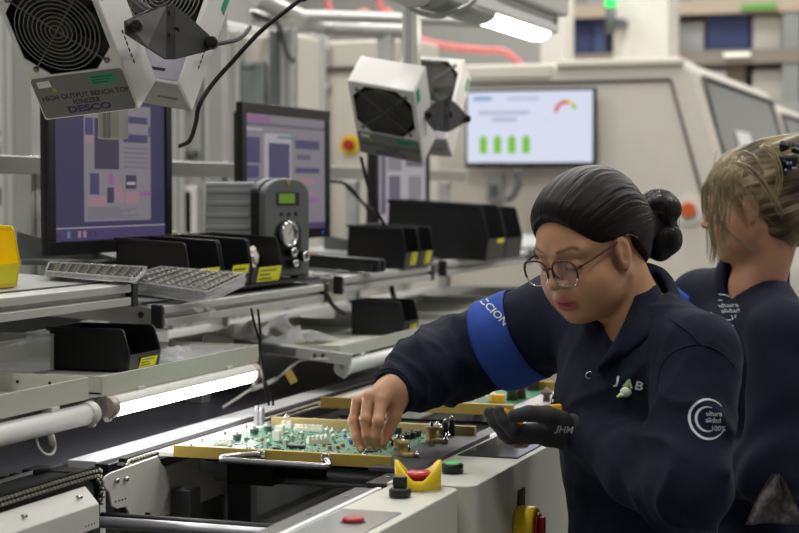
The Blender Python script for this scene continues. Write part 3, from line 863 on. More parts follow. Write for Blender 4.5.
for k, (y, l) in enumerate(((4.475, 'black labelled bin on the shelf just past the flat black case'), (4.597, 'black labelled bin between its near twin and the large black bin'))):
    storage_bin(l, (-1.622, y, sz(2, -1.622)+.002), .167, .114, .108, M_esd, 0, TLT, (.42, .36), 'pair of black bins past the flat case')
storage_bin('large black bin with a yellow and white label, beside the dark hair', (-1.622, 5.03, sz(3, -1.622)+.002), .316, .18, .163, M_esd, 0, TLT, None)
storage_bin('second large black bin, partly hidden by the dark hair', (-1.622, 5.225, sz(3, -1.622)+.002), .316, .18, .155, M_esd, 0, TLT, None)
bl = [o for o in COL.objects if o.name.startswith('storage_bin')][-2]
m = MB(); m.mi = 0; m.quad((.1565, .0, .040), (.1565, .075, .040), (.1605, .075, .064), (.1605, .0, .064)); m.mi = 1; m.quad((.1525, .0, .006), (.1525, .075, .006), (.1565, .075, .040), (.1565, .0, .040))
m.build('bin_label', [M_label, M_paper], bl, world=False, recalc=False)
storage_bin('black bin on the tray above the lit tube lamp', (-1.584, 2.864, 1.1215), .165, .118, .078, M_esd, 0, 0, (.55, .26), None)
storage_bin('black bin on the tray in front of the reaching sleeve', (-1.500, 4.155, 1.0875), .140, .11, .086, M_esd, 0, 0, (.45, .26), None)

# component trays (clear blisters with rows of relays)
M_relay = mat('relay_black', rgb(30,29,28), .5, 0, var=.2, scale=60)
M_pin = mat('tinned_pins', rgb(176,170,156), .3, .6)
def blister(label, FL, FR, BR, BL, depth, rows, cols, skirt):
    t = empty('component_tray', label, 'component tray', (FL+FR+BR+BL)/4-V((0,0,depth)), group='clear trays of black components')
    up = (FR-FL).cross(BL-FL).normalized()
    if up.z < 0: up = -up
    P = lambda u, v, h: (FL*(1-u)+FR*u)*(1-v)+(BL*(1-u)+BR*u)*v+up*h
    m = MB()
    def slab(u0, u1, v0, v1, h0, h1):
        c = [P(u, v, h) for h in (h0, h1) for u, v in ((u0,v0),(u1,v0),(u1,v1),(u0,v1))]
        vs = [m.bm.verts.new(x) for x in c]
        for f in ((0,3,2,1),(4,5,6,7),(0,1,5,4),(1,2,6,5),(2,3,7,6),(3,0,4,7)): m.bm.faces.new([vs[i] for i in f])
    e = .012
    for k in range(skirt):
        z0 = -depth+k*depth/skirt; z1 = z0+depth/skirt*.82
        o_ = .012 if k % 2 else 0
        slab(-o_, 1+o_, -o_, e, z0, z1); slab(-o_, 1+o_, 1-e, 1+o_, z0, z1); slab(-o_, e, e, 1-e, z0, z1); slab(1-e, 1+o_, e, 1-e, z0, z1)
    slab(0, 1, 0, 1, -depth, -depth+.0012)
    m.build('clear_shell', M_film, t)
    m = MB(); rim = [P(0,0,0), P(1,0,0), P(1,1,0), P(0,1,0)]
    m.tube(rim, .0014, 6, closed=True); m.build('rim', M_clear, t)
    m = MB()
    for j in range(rows):
        for i in range(cols):
            u, v = (i+.5)/cols, (j+.5)/rows; u = .04+.92*u; v = .04+.92*v
            ex_ = (FR-FL).normalized(); ey_ = up.cross(ex_)
            F = Matrix((ex_, ey_, up)).transposed(); w_ = (FR-FL).length/cols; d_ = (BL-FL).length/rows
            m.mi = 0; m.box(P(u-.12/cols, v, -.005), (w_*.74, d_*.96, .010), F)
            m.mi = 1; m.box(P(u+.30/cols, v-.22/rows, -.002), (w_*.15, d_*.20, .008), F); m.box(P(u+.30/cols, v+.26/rows, -.002), (w_*.15, d_*.20, .008), F); m.box(P(u+.02/cols, v+.1/rows, .0005), (w_*.14, d_*.22, .003), F)
    o = m.build('components', [M_relay, M_pin], t); o['kind'] = 'stuff'
    return t
blister('low clear tray of black components lying in front of the near monitor', at(46,271,d=3.22), at(136,278,d=3.20), at(147,267,d=3.45), at(49,262,d=3.40), .009, 4, 9, 1)
tb = blister('clear stacked tray of black components overhanging the shelf corner', at(118,279,d=3.42), at(208,291.5,d=3.42), at(246,273.5,d=3.55), at(161,266.5,d=3.49), .028, 8, 7, 3)
m = MB()
for pts in (((192,307),(196,311),(201,313),(204,309)), ((206,306),(210,314),(214,317),(215,309))):
    q = [at(x, y, d=3.40) for x, y in pts]
    m.poly(q)
b_ = bmesh.ops.extrude_face_region(m.bm, geom=list(m.bm.faces)); bmesh.ops.translate(m.bm, verts=[v for v in b_['geom'] if isinstance(v, bmesh.types.BMVert)], vec=(0,.0015,0))
m.build('torn_film_tab', M_film, tb)

# crumpled clear bags and film on the trays
def film(label, corners, n=14, amp=.012, seed=0, mt=M_film, name='plastic_bag', cat='plastic bag', thick=.0009):
    A, B, Cc, D = corners; bm = bmesh.new(); g = []
    for j in range(n+1):
        r_ = []
        for i in range(n+1):
            u, v = i/n, j/n; p = (A*(1-u)+B*u)*(1-v)+(D*(1-u)+Cc*u)*v
            e_ = min(u, 1-u, v, 1-v)*4; e_ = min(1, e_)
            k = mnoise.noise(V((u*5+seed, v*5, seed)))+.6*mnoise.noise(V((u*13, v*13+seed, 3)))
            p = p+V((k*.3*amp, k*.2*amp, abs(k)*amp*(.35+.65*e_)))
            r_.append(bm.verts.new(p))
        g.append(r_)
    for j in range(n):
        for i in range(n): bm.faces.new((g[j][i], g[j][i+1], g[j+1][i+1], g[j+1][i])).smooth = True
    bmesh.ops.solidify(bm, geom=list(bm.faces), thickness=thick)
    m = MB(); m.bm.free(); m.bm = bm
    o = m.build(name, mt, None); tag(o, label, cat); return o
zf = 1.126
film('clear plastic film heaped on the tray right of the black bin', [V((-1.62,2.95,zf)), V((-1.43,2.95,zf)), V((-1.43,3.12,zf)), V((-1.66,3.12,zf))], seed=2, amp=.035)
film('white sheet of foam rumpled on the tray behind the cables', [V((-1.80,3.66,1.094)), V((-1.56,3.64,1.092)), V((-1.53,3.92,1.092)), V((-1.80,3.98,1.10))], seed=5, amp=.075, mt=M_paper, name='foam_sheet', cat='sheet', thick=.002)
for nm_, xa, xb, ya, yb, z0, hh, lb in (('clear_box', -1.805, -1.64, 2.545, 2.775, 1.1265, .062, 'empty clear box left of the black bin on the lamp tray'), ('clear_box', -1.80, -1.585, 2.945, 3.12, 1.1265, .048, 'empty clear box behind the film, right of the lamp tray bin')):
    cb_ = empty(nm_, lb, 'clear box', ((xa+xb)/2, (ya+yb)/2, z0), group='empty clear boxes on the trays')
    MB().bb(xa, xb, ya, yb, z0, z0+.0015).build('box_floor', M_film, cb_)
    for a in ((xa, xa+.0015, ya, yb), (xb-.0015, xb, ya, yb), (xa, xb, ya, ya+.0015), (xa, xb, yb-.0015, yb)): MB().bb(*a, z0, z0+hh).build('box_side', M_film, cb_)
    mm = MB(); mm.tube([(xa,ya,z0+hh),(xb,ya,z0+hh),(xb,yb,z0+hh),(xa,yb,z0+hh)], .002, 6, closed=True); mm.build('box_rim', M_clear, cb_)
cs = empty('clear_box', 'small empty clear box on the tray above the lit tube', 'clear box', (-1.47, 3.05, 1.124))
m = MB(); m.bb(-1.53, -1.41, 2.98, 3.11, 1.124, 1.126); m.build('box_floor', M_clear, cs)
for a in ((-1.53,-1.528,2.98,3.11),(-1.412,-1.41,2.98,3.11),(-1.53,-1.41,2.98,2.982),(-1.53,-1.41,3.108,3.11)):
    MB().bb(*a, 1.124, 1.146).build('box_side', M_clear, cs)

# things on the third shelf
t = empty('flat_case', 'flat long black case with a lip beside the grey dispenser', 'case', (-1.62, 4.16, sz(2,-1.62)+.004), (0, TLT, 0))
MB().box((0,0,.016), (.20,.06,.030), None, .003).build('case_body', M_blackp, t, world=False)
MB().box((0,0,.033), (.206,.066,.004), None, .001).build('case_lid', M_esd, t, world=False)
m = MB(); m.box((.105,-.018,.018), (.010,.016,.028), None, .002); m.box((.105,.018,.018), (.010,.016,.028), None, .002); m.build('latch', M_blackm, t, world=False)
p = empty('glue_tube', 'small blue glue tube with white cap by the flat case', 'tube', (-1.575, 4.27, sz(2,-1.575)+.0095))
MB().cyl((-.055,0,0),(.02,0,0), .0088, n=16, bev=.001).build('tube_body', mat('blue_plastic', rgb(60,90,190), .4), p, world=False)
MB().cyl((.02,0,0),(.030,0,0), .006, n=14, bev=.001).build('cap', M_white, p, world=False)
p = empty('screwdriver', 'screwdriver with an orange handle behind the flat case', 'screwdriver', (-1.72, 4.245, sz(2,-1.72)+.024), (0, .32, 0))
MB().lathe([(.004,-.03),(.009,-.026),(.0095,.0),(.007,.02),(.0085,.032),(.003,.036)], Matrix(((0,0,1,0),(0,1,0,0),(-1,0,0,0),(0,0,0,1))), 14).build('handle', mat('orange_plastic', rgb(224,140,40), .4), p, world=False)
MB().cyl((.034,0,0),(.11,0,0), .0028, n=8).build('shank', M_steel, p, world=False)
p = empty('paper_carton', 'tiny white and yellow carton behind the black bins', 'carton', (-1.93, 3.80, sz(1,-1.93)+.003))
MB().box((0,0,.05), (.03,.05,.10), None, .002).build('carton', M_paper, p, world=False)
MB().box((.0155,.006,.085), (.001,.02,.026)).build('yellow_mark', M_label, p, world=False)
p = empty('terminal_block', 'small white plastic block on the shelf by the dispenser foot', 'block', (-1.585, 3.83, 1.2445))
m = MB(); m.box((0,0,.007), (.03,.022,.012), None, .001); m.box((0,0,.014), (.012,.016,.008), None, .001); m.build('block', M_comp_w, p, world=False)

# fluid dispenser with gauge
M_dgrey = mat('dispenser_grey', rgb(134,136,138), .45, .15, var=.05)
M_dchar = mat('dispenser_charcoal', rgb(92,95,95), .5, 0, var=.06)
dp = empty('pressure_dispenser', 'grey ribbed pressure dispenser with round gauge and green display', 'dispenser', (-1.674, 3.752, 1.2445), (0, 0, math.radians(-14)))
Ld, Wd, Hd = .142, .168, .228
m = MB()
m.prism([(-Wd/2, 0), (Wd/2, 0), (Wd/2-.008, Hd*.93), (Wd/2-.012, Hd*.95), (-Wd/2+.012, Hd*.95), (-Wd/2+.008, Hd*.93)], Matrix(((0,0,1,-Ld/2-.02),(1,0,0,0),(0,1,0,.008),(0,0,0,1))), Ld, .003)
m.build('body', M_dgrey, dp, world=False)
for s in (-1, 1):
    m = MB()
    for k in range(7):
        z = .035+k*.028; yy = s*(Wd/2+.0006-.008*(z/(Hd*.93)))
        m.box((-.022, yy, z), (Ld*.90, .004, .010), (s*.05, 0, 0), .0015)
    m.build('cooling_rib', M_dgrey, dp, world=False)
def arch(w, h, r, n=10):
    pts = [(-w/2, 0), (w/2, 0)]
    for k in range(n+1): a = k/n*PI/2; pts.append((w/2-r+r*math.cos(a), h-r*.55+r*.55*math.sin(a)))
    for k in range(n+1): a = PI/2+k/n*PI/2; pts.append((-w/2+r+r*math.cos(a), h-r*.55+r*.55*math.sin(a)))
    return pts
Mx = lambda x, z=0: Matrix(((0,0,1,x),(1,0,0,0),(0,1,0,z),(0,0,0,1)))
MB().prism(arch(Wd+.006, Hd, .07), Mx(Ld/2-.022, .006), .022, .003).build('black_bezel', M_blackp, dp, world=False)
MB().prism(arch(Wd+.002, Hd-.002, .07), Mx(Ld/2, .006), .020, .004).build('front_panel', M_dchar, dp, world=False)
xf = Ld/2+.0205
m = MB(); m.box((xf, .0, .185), (.003, .085, .030), None, .001); m.build('display_bezel', M_blackp, dp, world=False)
MB().box((xf+.0018, -.006, .186), (.001, .060, .022)).build('display', mat('green_display', rgb(60,80,20), .3, emit=rgb(90,118,24), es=.7), dp, world=False)
m = MB()
for i in range(3): m.cyl((xf-.001, -.025+i*.028, .150), (xf+.002, -.025+i*.028, .150), .005, n=12)
m.build('push_button', M_blackp, dp, world=False)
m = MB(); m.prism(arch(.10, .115, .05), Mx(xf-.002, .022), .003, .001); m.build('gauge_recess', M_blackp, dp, world=False)
m = MB(); m.lathe([(.030,0),(.0305,.016),(.029,.018),(.026,.018),(.0255,.012)], Matrix(((0,0,1,xf),(0,1,0,-.012),(-1,0,0,.105),(0,0,0,1))), 32); g = m.build('gauge_ring', M_chrome, dp, world=False)
m = MB(); m.cyl((xf+.009, -.012, .105), (xf+.0118, -.012, .105), .0256, n=32); m.build('gauge_dial', mat('gauge_face', rgb(190,190,188), .5), g, world=False)
m = MB(); m.box((xf+.0122, -.012+.006, .105+.006), (.0006, .022, .002), (.785, 0, 0))
for k in range(9):
    a = -.7+k*.58; m.box((xf+.0122, -.012+.021*math.cos(a), .105+.021*math.sin(a)), (.0006, .004, .0012), (a, 0, 0))
m.build('needle', M_blackm, g, world=False)
for y, z, r in ((.0, .062, .011), (.046, .052, .012), (.006, .036, .009)):
    m = MB(); m.cyl((xf, y, z), (xf+.018, y, z), r, n=20, bev=.001); k_ = m.build('knob', M_blackp, dp, world=False)
    MB().lathe([(r,0),(r,.003),(r*.55,.003),(r*.55,.0)], Matrix(((0,0,1,xf+.0175),(0,1,0,y),(-1,0,0,z),(0,0,0,1))), 20, cap=False).build('knob_ring', M_chrome, k_, world=False)
m = MB(); m.prism([(-.011,.008),(0,-.006),(.011,.008),(.006,.008),(0,.0),(-.006,.008)], Mx(xf+.0005, .222), .0012); m.build('badge', mat('brass', rgb(190,160,80), .3, .8), dp, world=False)
m = MB()
for x in (-Ld/2+.0, Ld/2-.01):
    for y in (-Wd/2+.02, Wd/2-.02): m.cyl((x, y, 0), (x, y, .009), .009, n=12)
m.build('rubber_foot', M_rubber, dp, world=False)

# ================================================================ monitors
M_bez = mat('monitor_bezel', rgb(22,22,24), .45, 0, var=.06)
def scr(name, c, s=1.0):
    return mat(name, (0.004, 0.004, 0.005), .35, 0, emit=rgb(*c), es=s, var=0, spec=.25)
S_desk = scr('screen_violet', (55,52,78)); S_win = scr('screen_window', (114,110,116)); S_dark = scr('screen_panel', (64,60,92)); S_pink = scr('screen_pink', (136,108,118)); S_mag = scr('screen_magenta', (128,82,126)); S_ink = scr('screen_ink', (84,80,96)); S_teal = scr('screen_teal', (84,112,120)); S_bar = scr('screen_taskbar', (66,58,92)); S_pic = scr('screen_picture', (58,54,70)); S_pale = scr('screen_pale', (150,146,152))
SM = [S_desk, S_win, S_dark, S_pink, S_mag, S_ink, S_teal, S_bar, S_pic, S_pale]
def monitor(label, yc, wd, zb, zt, zsh, ui, x=-1.80, roll=0.0, group='bench monitors'):
    H = zt-zb
    t = empty('monitor', label, 'monitor', (x-.06, yc, zsh), (roll, 0, 0), group)
    z0 = zb-zsh; xo = .06
    bz = .027; bb_ = .028
    m = MB(); m.bb(xo-.012, xo, -wd/2, wd/2, z0, z0+H, .003); m.bb(xo-.034, xo-.011, -wd/2+.03, wd/2-.03, z0+.02, z0+H-.02, .008); m.bb(xo-.06, xo-.034, -wd*.32, wd*.32, z0+H*.15, z0+H*.85, .01)
    m.build('casing', M_bez, t, world=False)
    m = MB()
    for a in ((-wd/2, wd/2, z0, z0+bb_), (-wd/2, wd/2, z0+H-bz, z0+H), (-wd/2, -wd/2+bz, z0+bb_, z0+H-bz), (wd/2-bz, wd/2, z0+bb_, z0+H-bz)):
        m.bb(xo, xo+.007, *a, .0015)
    m.build('bezel', M_bez, t, world=False)
    m = MB(); W, Hh = wd-2*bz, H-bz-bb_
    def R(u0, v0, u1, v1, k, lay):
        m.mi = k; X = xo+.0012+lay*.0003
        y0 = -W/2; zz = z0+bb_
        m.quad((X, y0+u0*W, zz+v0*Hh), (X, y0+u1*W, zz+v0*Hh), (X, y0+u1*W, zz+v1*Hh), (X, y0+u0*W, zz+v1*Hh))
    R(0, 0, 1, 1, 0, 0); ui(R)
    m.build('screen', SM, t, world=False, recalc=False)
    MB().cyl((xo+.007, wd*.40, z0+.014), (xo+.0078, wd*.40, z0+.014), .0035, n=10).build('power_light', mat('blue_led', rgb(60,60,200), .4, emit=rgb(70,70,230), es=1.0), t, world=False)
    m = MB(); m.bb(xo-.075, xo-.05, -.035, .035, .012, z0+H*.5, .004); m.build('stand_neck', M_blackp, t, world=False)
    m = MB(); m.bb(-.09, .09, -.12, .12, 0, .012, .004); m.build('stand_base', M_greyd, t, world=False)
    return t
def ui1(R):
    R(.0, .0, 1, .085, 7, 1)
    for i in range(9): R(.015+.045*i, .02, .04+.045*i, .065, (8,2,6,8,3,3,8,8,2)[i], 2)
    R(0, .085, 1, .092, 9, 2)
    R(.25, .13, .86, .97, 1, 1); R(.25, .12, .86, .13, 2, 2)
    R(.34, .50, .56, .86, 8, 2); R(.26, .74, .33, .86, 2, 2); R(.26, .68, .33, .735, 3, 2)
    R(.60, .84, .83, .89, 2, 2); R(.60, .70, .83, .76, 2, 2)
    for i in range(5): R(.60, .655-.035*i, .83, .662-.035*i, 5, 2)
    R(.30, .32, .38, .47, 2, 2); R(.46, .39, .51, .47, 4, 2); R(.45, .26, .51, .37, 8, 2); R(.62, .36, .72, .46, 8, 2)
    R(.28, .24, .44, .31, 3, 2); R(.52, .26, .60, .38, 3, 2); R(.75, .31, .86, .34, 4, 2); R(.62, .25, .74, .34, 3, 2)
    for i in range(6): R(.28, .22-.014*i, .28+.28+.24*((i*37) % 10)/10, .225-.014*i, 5, 2)
    R(.84, .75, .855, .82, 2, 2); R(.63, .39, .71, .41, 9, 3)
def ui2(R):
    R(0, 0, 1, 1, 1, 1); R(0, .93, .30, .985, 4, 2); R(0, .90, 1, .925, 5, 2)
    R(.0, .58, .17, .80, 2, 2); R(.0, .45, .16, .56, 2, 2); R(.0, .30, .17, .43, 2, 2); R(0, .86, .2, .88, 9, 2)
    R(.22, .40, .55, .84, 9, 2); R(.27, .36, .53, .76, 2, 3); R(.28, .78, .36, .83, 9, 3); R(.38, .80, .60, .825, 6, 3)
    R(.60, .72, .92, .80, 2, 3); R(.62, .62, .80, .67, 5, 3); R(.60, .50, .92, .55, 2, 3); R(.62, .40, .85, .46, 3, 3)
    R(.60, .22, .70, .36, 6, 3); R(.72, .24, .92, .27, 4, 3); R(.22, .28, .5, .33, 3, 3); R(.62, .30, .9, .33, 3, 3)
    for i in range(4): R(.22, .22-.03*i, .62, .23-.03*i, 5, 3)
    R(0, 0, 1, .05, 7, 3); R(.3,.10,.5,.2,2,3)
def ui3(R):
    R(0, 0, 1, 1, 9, 1); R(0, .94, 1, 1, 7, 2); R(.06, .1, .16, .85, 5, 2); R(.2, .55, .48, .85, 1, 2); R(.56, .60, .94, .85, 5, 2); R(.22, .2, .45, .5, 5, 2); R(.62, .25, .9, .5, 1, 2)
monitor('near monitor with a violet desktop, behind the parts trays', 3.288, .534, 1.319, 1.667, sz(0,-1.86), ui1, x=-1.80)
monitor('second monitor, behind the grey pressure dispenser', 4.228, .584, 1.320, 1.668, sz(1,-1.86), ui2, x=-1.80, roll=0)
monitor('third monitor, half hidden behind the far ionizer and black bins', 5.143, .506, 1.320, 1.667, sz(3,-1.86), ui3, x=-1.80)
# dark gusset plates beside the monitors
for px, py0, py1, l, i in ((25, 232, 262, 'dark grey gusset plate left of the near monitor', 0), (330, 235, 262, 'grey gusset plate right of the second monitor', 2)):
    q = at(px, py0, X=-1.97); z = sz(i, -1.97)+.002
    m = MB(); m.prism([(0, 0), (.24, 0), (.24, .006), (.004, q.z-z), (0, q.z-z)], Matrix(((1,0,0,q.x-.02),(0,0,1,q.y),(0,1,0,z),(0,0,0,1))), .004, .001)
    o = m.build('gusset_plate', M_greyd, None); tag(o, l, 'bracket', 'gusset plates on the shelves')
# ================================================================ ionizer blowers on their hanging posts
M_iwhite = mat('ionizer_white', rgb(232,230,226), .45, 0, var=.03, bump=.1, bscale=300)
M_ilabel = mat('ionizer_label', rgb(118,118,116), .55, 0, var=.04)
M_ilav = mat('ionizer_label_pale', rgb(170,164,180), .5)
M_ink = mat('black_ink', rgb(34,34,36), .6)
M_inkb = mat('violet_ink', rgb(60,50,110), .6)
M_wire = mat('guard_wire', rgb(118,116,110), .42, .6)
M_fan = mat('fan_black', rgb(30,29,28), .5, 0)
def ionizer(label, pos, rd, back=False):
    W, H, D = .175, .25, .095
    t = empty('ionizer', label, 'ionizer', pos, tuple(math.radians(a) for a in rd), 'ionizer blowers')
    s = -1; yf = D if back else 0.0; n = 1 if back else -1        # the grille side that shows
    fx_ = lambda x: -x if back else x
    a, c = .078, .042; cz = .037
    octo = [(a, c), (c, a), (-c, a), (-a, c), (-a, -c), (-c, -a), (c, -a), (a, -c)]
    rect = [(W/2, H/2-.03), (W/2-.03, H/2), (-W/2+.03, H/2), (-W/2, H/2-.03), (-W/2, -H/2+.03), (-W/2+.03, -H/2), (W/2-.03, -H/2), (W/2, -H/2+.03)]
    m = MB(); b = m.bm
    oy = lambda d: yf+n*d
    ro = [b.verts.new((x, oy(0), z)) for x, z in ((W/2, H/2), (-W/2, H/2), (-W/2, -H/2), (W/2, -H/2))]
    oc = [b.verts.new((x, oy(0), z+cz)) for x, z in octo]
    for f in ((ro[0], oc[0], oc[1]), (ro[0], oc[1], oc[2], ro[1]), (ro[1], oc[2], oc[3]), (ro[1], oc[3], oc[4], ro[2]), (ro[2], oc[4], oc[5]), (ro[2], oc[5], oc[6], ro[3]), (ro[3], oc[6], oc[7]), (ro[3], oc[7], oc[0], ro[0])): b.faces.new(f)
    oi = [b.verts.new((v.co.x, oy(-.03), v.co.z)) for v in oc]
    for k in range(8): b.faces.new((oc[k], oc[(k+1) % 8], oi[(k+1) % 8], oi[k]))
    b.faces.new(oi)
    ri = [b.verts.new((v.co.x, D-yf, v.co.z)) for v in ro]
    for k in range(4): b.faces.new((ro[k], ro[(k+1) % 4], ri[(k+1) % 4], ri[k]))
    b.faces.new(ri)
    bmesh.ops.recalc_face_normals(b, faces=b.faces)
    ed = [e for e in b.edges if all(v in ro or v in ri for v in e.verts)]
    bmesh.ops.bevel(b, geom=ed, offset=.0035, segments=2, profile=.5, affect='EDGES')
    m.build('housing', M_iwhite, t, world=False)
    # dark lining, hub and blades at rest
    m = MB(); M = Matrix(((1,0,0,0),(0,0,1,oy(-.0285)),(0,-1,0,cz),(0,0,0,1))) if not back else Matrix(((1,0,0,0),(0,0,1,oy(-.0285)),(0,1,0,cz),(0,0,0,1)))
    m.prism([(p[0]*.99, p[1]*.99) for p in octo], M, .0008)
    for k in range(8):
        p, q_ = octo[k], octo[(k+1) % 8]
        m.quad((p[0]*.985, oy(-.001), p[1]*.985+cz), (q_[0]*.985, oy(-.001), q_[1]*.985+cz), (q_[0]*.985, oy(-.028), q_[1]*.985+cz), (p[0]*.985, oy(-.028), p[1]*.985+cz))
    m.build('fan_recess', M_fan, t, world=False)
    m = MB(); m.cyl((0, oy(-.027), cz), (0, oy(-.008), cz), .024, n=20)
    for k in range(7):
        an = 2*PI*k/7; u = V((math.cos(an), 0, math.sin(an))); v = V((-math.sin(an), 0, math.cos(an)))
        c0 = V((0, 0, cz))
        P = [c0+u*.022+v*-.010+V((0, oy(-.024), 0)), c0+u*.066+v*-.020+V((0, oy(-.026), 0)), c0+u*.066+v*.018+V((0, oy(-.012), 0)), c0+u*.022+v*.010+V((0, oy(-.012), 0))]
        m.poly(P)
    m.build('fan_rotor', mat('rotor_grey', rgb(30,30,31), .5, 0), t, world=False)
    m = MB()
    for r in (.0715, .064, .0565, .049, .0415, .034, .0265, .019, .0115):
        pts = [(r*math.cos(2*PI*k/40), oy(.002+.004*(1-r/.075)), cz+r*math.sin(2*PI*k/40)) for k in range(40)]
        m.tube(pts, .0013, 6, closed=True)
    for sg in (1, -1):
        L = .088
        m.tube([(-L*.707*sg, oy(.0015), cz-L*.707), (0, oy(.0035), cz), (L*.707*sg, oy(.0015), cz+L*.707)], .0015, 6)
    g = m.build('wire_guard', M_wire, t, world=False)
    for x in (-1, 1):
        for z in (-1, 1):
            p = V((x*.0645, 0, cz+z*.0645)); MB().cyl(p+V((0, oy(-.001), 0)), p+V((0, oy(.004), 0)), .0048, n=12, bev=.001).build('guard_screw', M_wire, g, world=False)
    # label plate
    TX = Matrix(((1,0,0,0),(0,0,-1,oy(.0012)),(0,1,0,0),(0,0,0,1))) if not back else Matrix(((-1,0,0,0),(0,0,1,oy(.0012)),(0,1,0,0),(0,0,0,1)))
    zl = -.083
    pl = rounded(-W/2+.004, W/2-.004, -.038, .038, (.006,)*4, 5)
    LM = TX @ Matrix.Translation(V((0, zl, -.0008)))
    m = MB(); m.prism(pl, LM, .0008); lab = m.build('label_plate', M_ilabel if not back else M_ilav, t, world=False)
    m = MB()
    if not back:
        m.mi = 0; m.text('HIGH OUTPUT BENCH TOP', TX @ Matrix.Translation(V((.004, zl-.001, 0))), .0128, .0002, bold=.00022); m.text('IONIZER', TX @ Matrix.Translation(V((.002, zl-.013, 0))), .0128, .0002, bold=.00022)
        m.mi = 1; m.text('DESCO', TX @ Matrix.Translation(V((.002, zl-.0265, 0))) @ Matrix.Diagonal(V((1.5, 1, 1, 1))), .0165, .0002, bold=.0007)
        m.mi = 2; m.prism([(-.018,-.008),(.030,-.008),(.030,.009),(-.018,.009)], TX @ Matrix.Translation(V((.040, zl+.023, -.0002))), .0004)
        m.mi = 0
        for k in range(3): m.prism([(-.014,-.0006),(.024-.006*k,-.0006),(.024-.006*k,.0006),(-.014,.0006)], TX @ Matrix.Translation(V((.040, zl+.028-.005*k, .0003))), .0002)
        m.mi = 3; m.prism([(-.012,-.006),(.012,-.006),(.012,.006),(-.012,.006)], TX @ Matrix.Translation(V((-.062, zl+.026, -.0002))), .0004)
        m.mi = 4; m.prism([(-.004,-.004),(.004,-.004),(.002,.004),(-.004,.003)], TX @ Matrix.Translation(V((-.046, zl+.014, 0))), .0003)
    else:
        m.mi = 1; m.text('DESCO', TX @ Matrix.Translation(V((.05, zl+.018, 0))), .013, .0002)
        m.mi = 0; m.text('CE', TX @ Matrix.Translation(V((.0, zl-.02, 0))), .016, .0002)
        m.prism([(.02,-.003),(.055,-.003),(.055,.003),(.02,.003)], TX @ Matrix.Translation(V((0, zl-.02, 0))), .0002)
    m.build('label_print', [M_ink, M_inkb, M_green, M_paper, mat('lime_ink', rgb(150,170,40), .6)], lab, world=False)
    # side stickers and print
    m = MB(); sx = W/2 if not back else -W/2; e = .0006 if not back else -.0006
    m.bb(sx, sx+e, .012, .034, H/2-.055, H/2-.015); m.build('green_sticker', M_green, t, world=False)
    m = MB(); 
    for k in range(6): m.bb(sx, sx+e, .040-.002, .040+.002, -.06+k*.011, -.053+k*.011)
    m.build('side_print', M_ink, t, world=False)
    if back:
        m = MB(); TB = Matrix(((-1,0,0,-.052),(0,1,0,.03),(0,0,-1,-H/2-.0006),(0,0,0,1)))
        m.prism([(-W/2+.004-.052,-.026),(W/2-.004-.052,-.026),(W/2-.004-.052,.060),(-W/2+.004-.052,.060)], TB, .0003)
        bo = m.build('bottom_shade_plate', mat('bottom_shade_grey', rgb(160,160,158), .5), t, world=False)  # grey colour carries the shadow on the white underside
        m = MB(); m.text('IONIZER', TB @ Matrix.Translation(V((.0, .01, .0006))), .010, .0002); m.build('plate_print', M_ink, bo, world=False)
    m = MB(); m.cyl((-W/2-.012 if not back else W/2, .05, 0), (-W/2 if not back else W/2+.012, .05, 0), .011, n=16, bev=.002)
    m.build('pivot_knob', M_blackp, t, world=False)
    return t
ionizer('near ionizer with readable label, facing the camera at upper left', (-1.4542, 2.5054, 1.6766), (34.35, -5.5, 1.95))
ionizer('ionizer facing away, joined by a black bracket to the near one', (-1.4438, 2.850, 1.711), (28, -9.5, 185.3), True)
ionizer('far ionizer facing the camera, in front of the third monitor', (-1.490, 4.1323, 1.6178), (45.3, 10.1, 1.1))
ionizer('far ionizer facing away, left of the wall display', (-1.4932, 4.4994, 1.6515), (29.8, -4.8, 183.1), True)
M_brk = mat('bracket_charcoal', rgb(62,62,62), .5, 0, var=.05)
def yoke(label, L, T1, B1, T2, B2, Rr, k1, k2, post):
    t = empty('yoke_bracket', label, 'bracket', (T1+B1)/2, group='bent black yoke brackets')
    def plate(pts, name, mt):
        n = (pts[1]-pts[0]).cross(pts[2]-pts[0]).normalized(); m = MB(); b = m.bm
        lo = [b.verts.new(p) for p in pts]; hi = [b.verts.new(p+n*.003) for p in pts]
        b.faces.new(lo[::-1]); b.faces.new(hi)
        for k in range(len(pts)): b.faces.new((lo[k], lo[(k+1) % len(pts)], hi[(k+1) % len(pts)], hi[k]))
        m.build(name, mt, t)
    plate(L+[B1, T1], 'left_plate', M_brk); plate([T1, B1, B2, T2], 'shaded_fold_plate', M_blackm); plate([T2, B2]+Rr, 'right_plate', M_brk)  # one bent sheet; shade of the fold is put into its darker colour
    for (p, r) in (k1, k2):
        m = MB(); m.cyl(p-FV*.014+UV*0, p+FV*.006, r, n=16, bev=.002); m.cyl(p-FV*.020, p-FV*.014, r*.6, n=12); m.build('knob', M_blackp, t)
    m = MB(); mid = (T2+B2)/2; m.cyl(mid, post, .011, n=12); m.build('post_arm', M_blackp, t)
    m = MB()
    for p in (T1.lerp(B1, .2), T1.lerp(B1, .85)): m.cyl(p.lerp(T2, .35)-FV*.004, p.lerp(T2, .35)+FV*.002, .005, n=10)
    m.build('bolt', M_blackp, t)
yoke('bent black bracket joining the two near ionizers', [at(147,10,d=2.78), at(124,21,d=2.72), at(124.5,34,d=2.72), at(146,47,d=2.76)], at(164.5,6,d=2.84), at(164.5,59.5,d=2.84), at(174,6,d=2.87), at(174,59.5,d=2.87),
     [at(200,53,d=2.93), at(210,49.5,d=2.96), at(211,38,d=2.96), at(188,17,d=2.90)], (at(137,26,d=2.73), .0095), (at(212,43,d=2.95), .011), V((-1.464, 2.68, 1.80)))
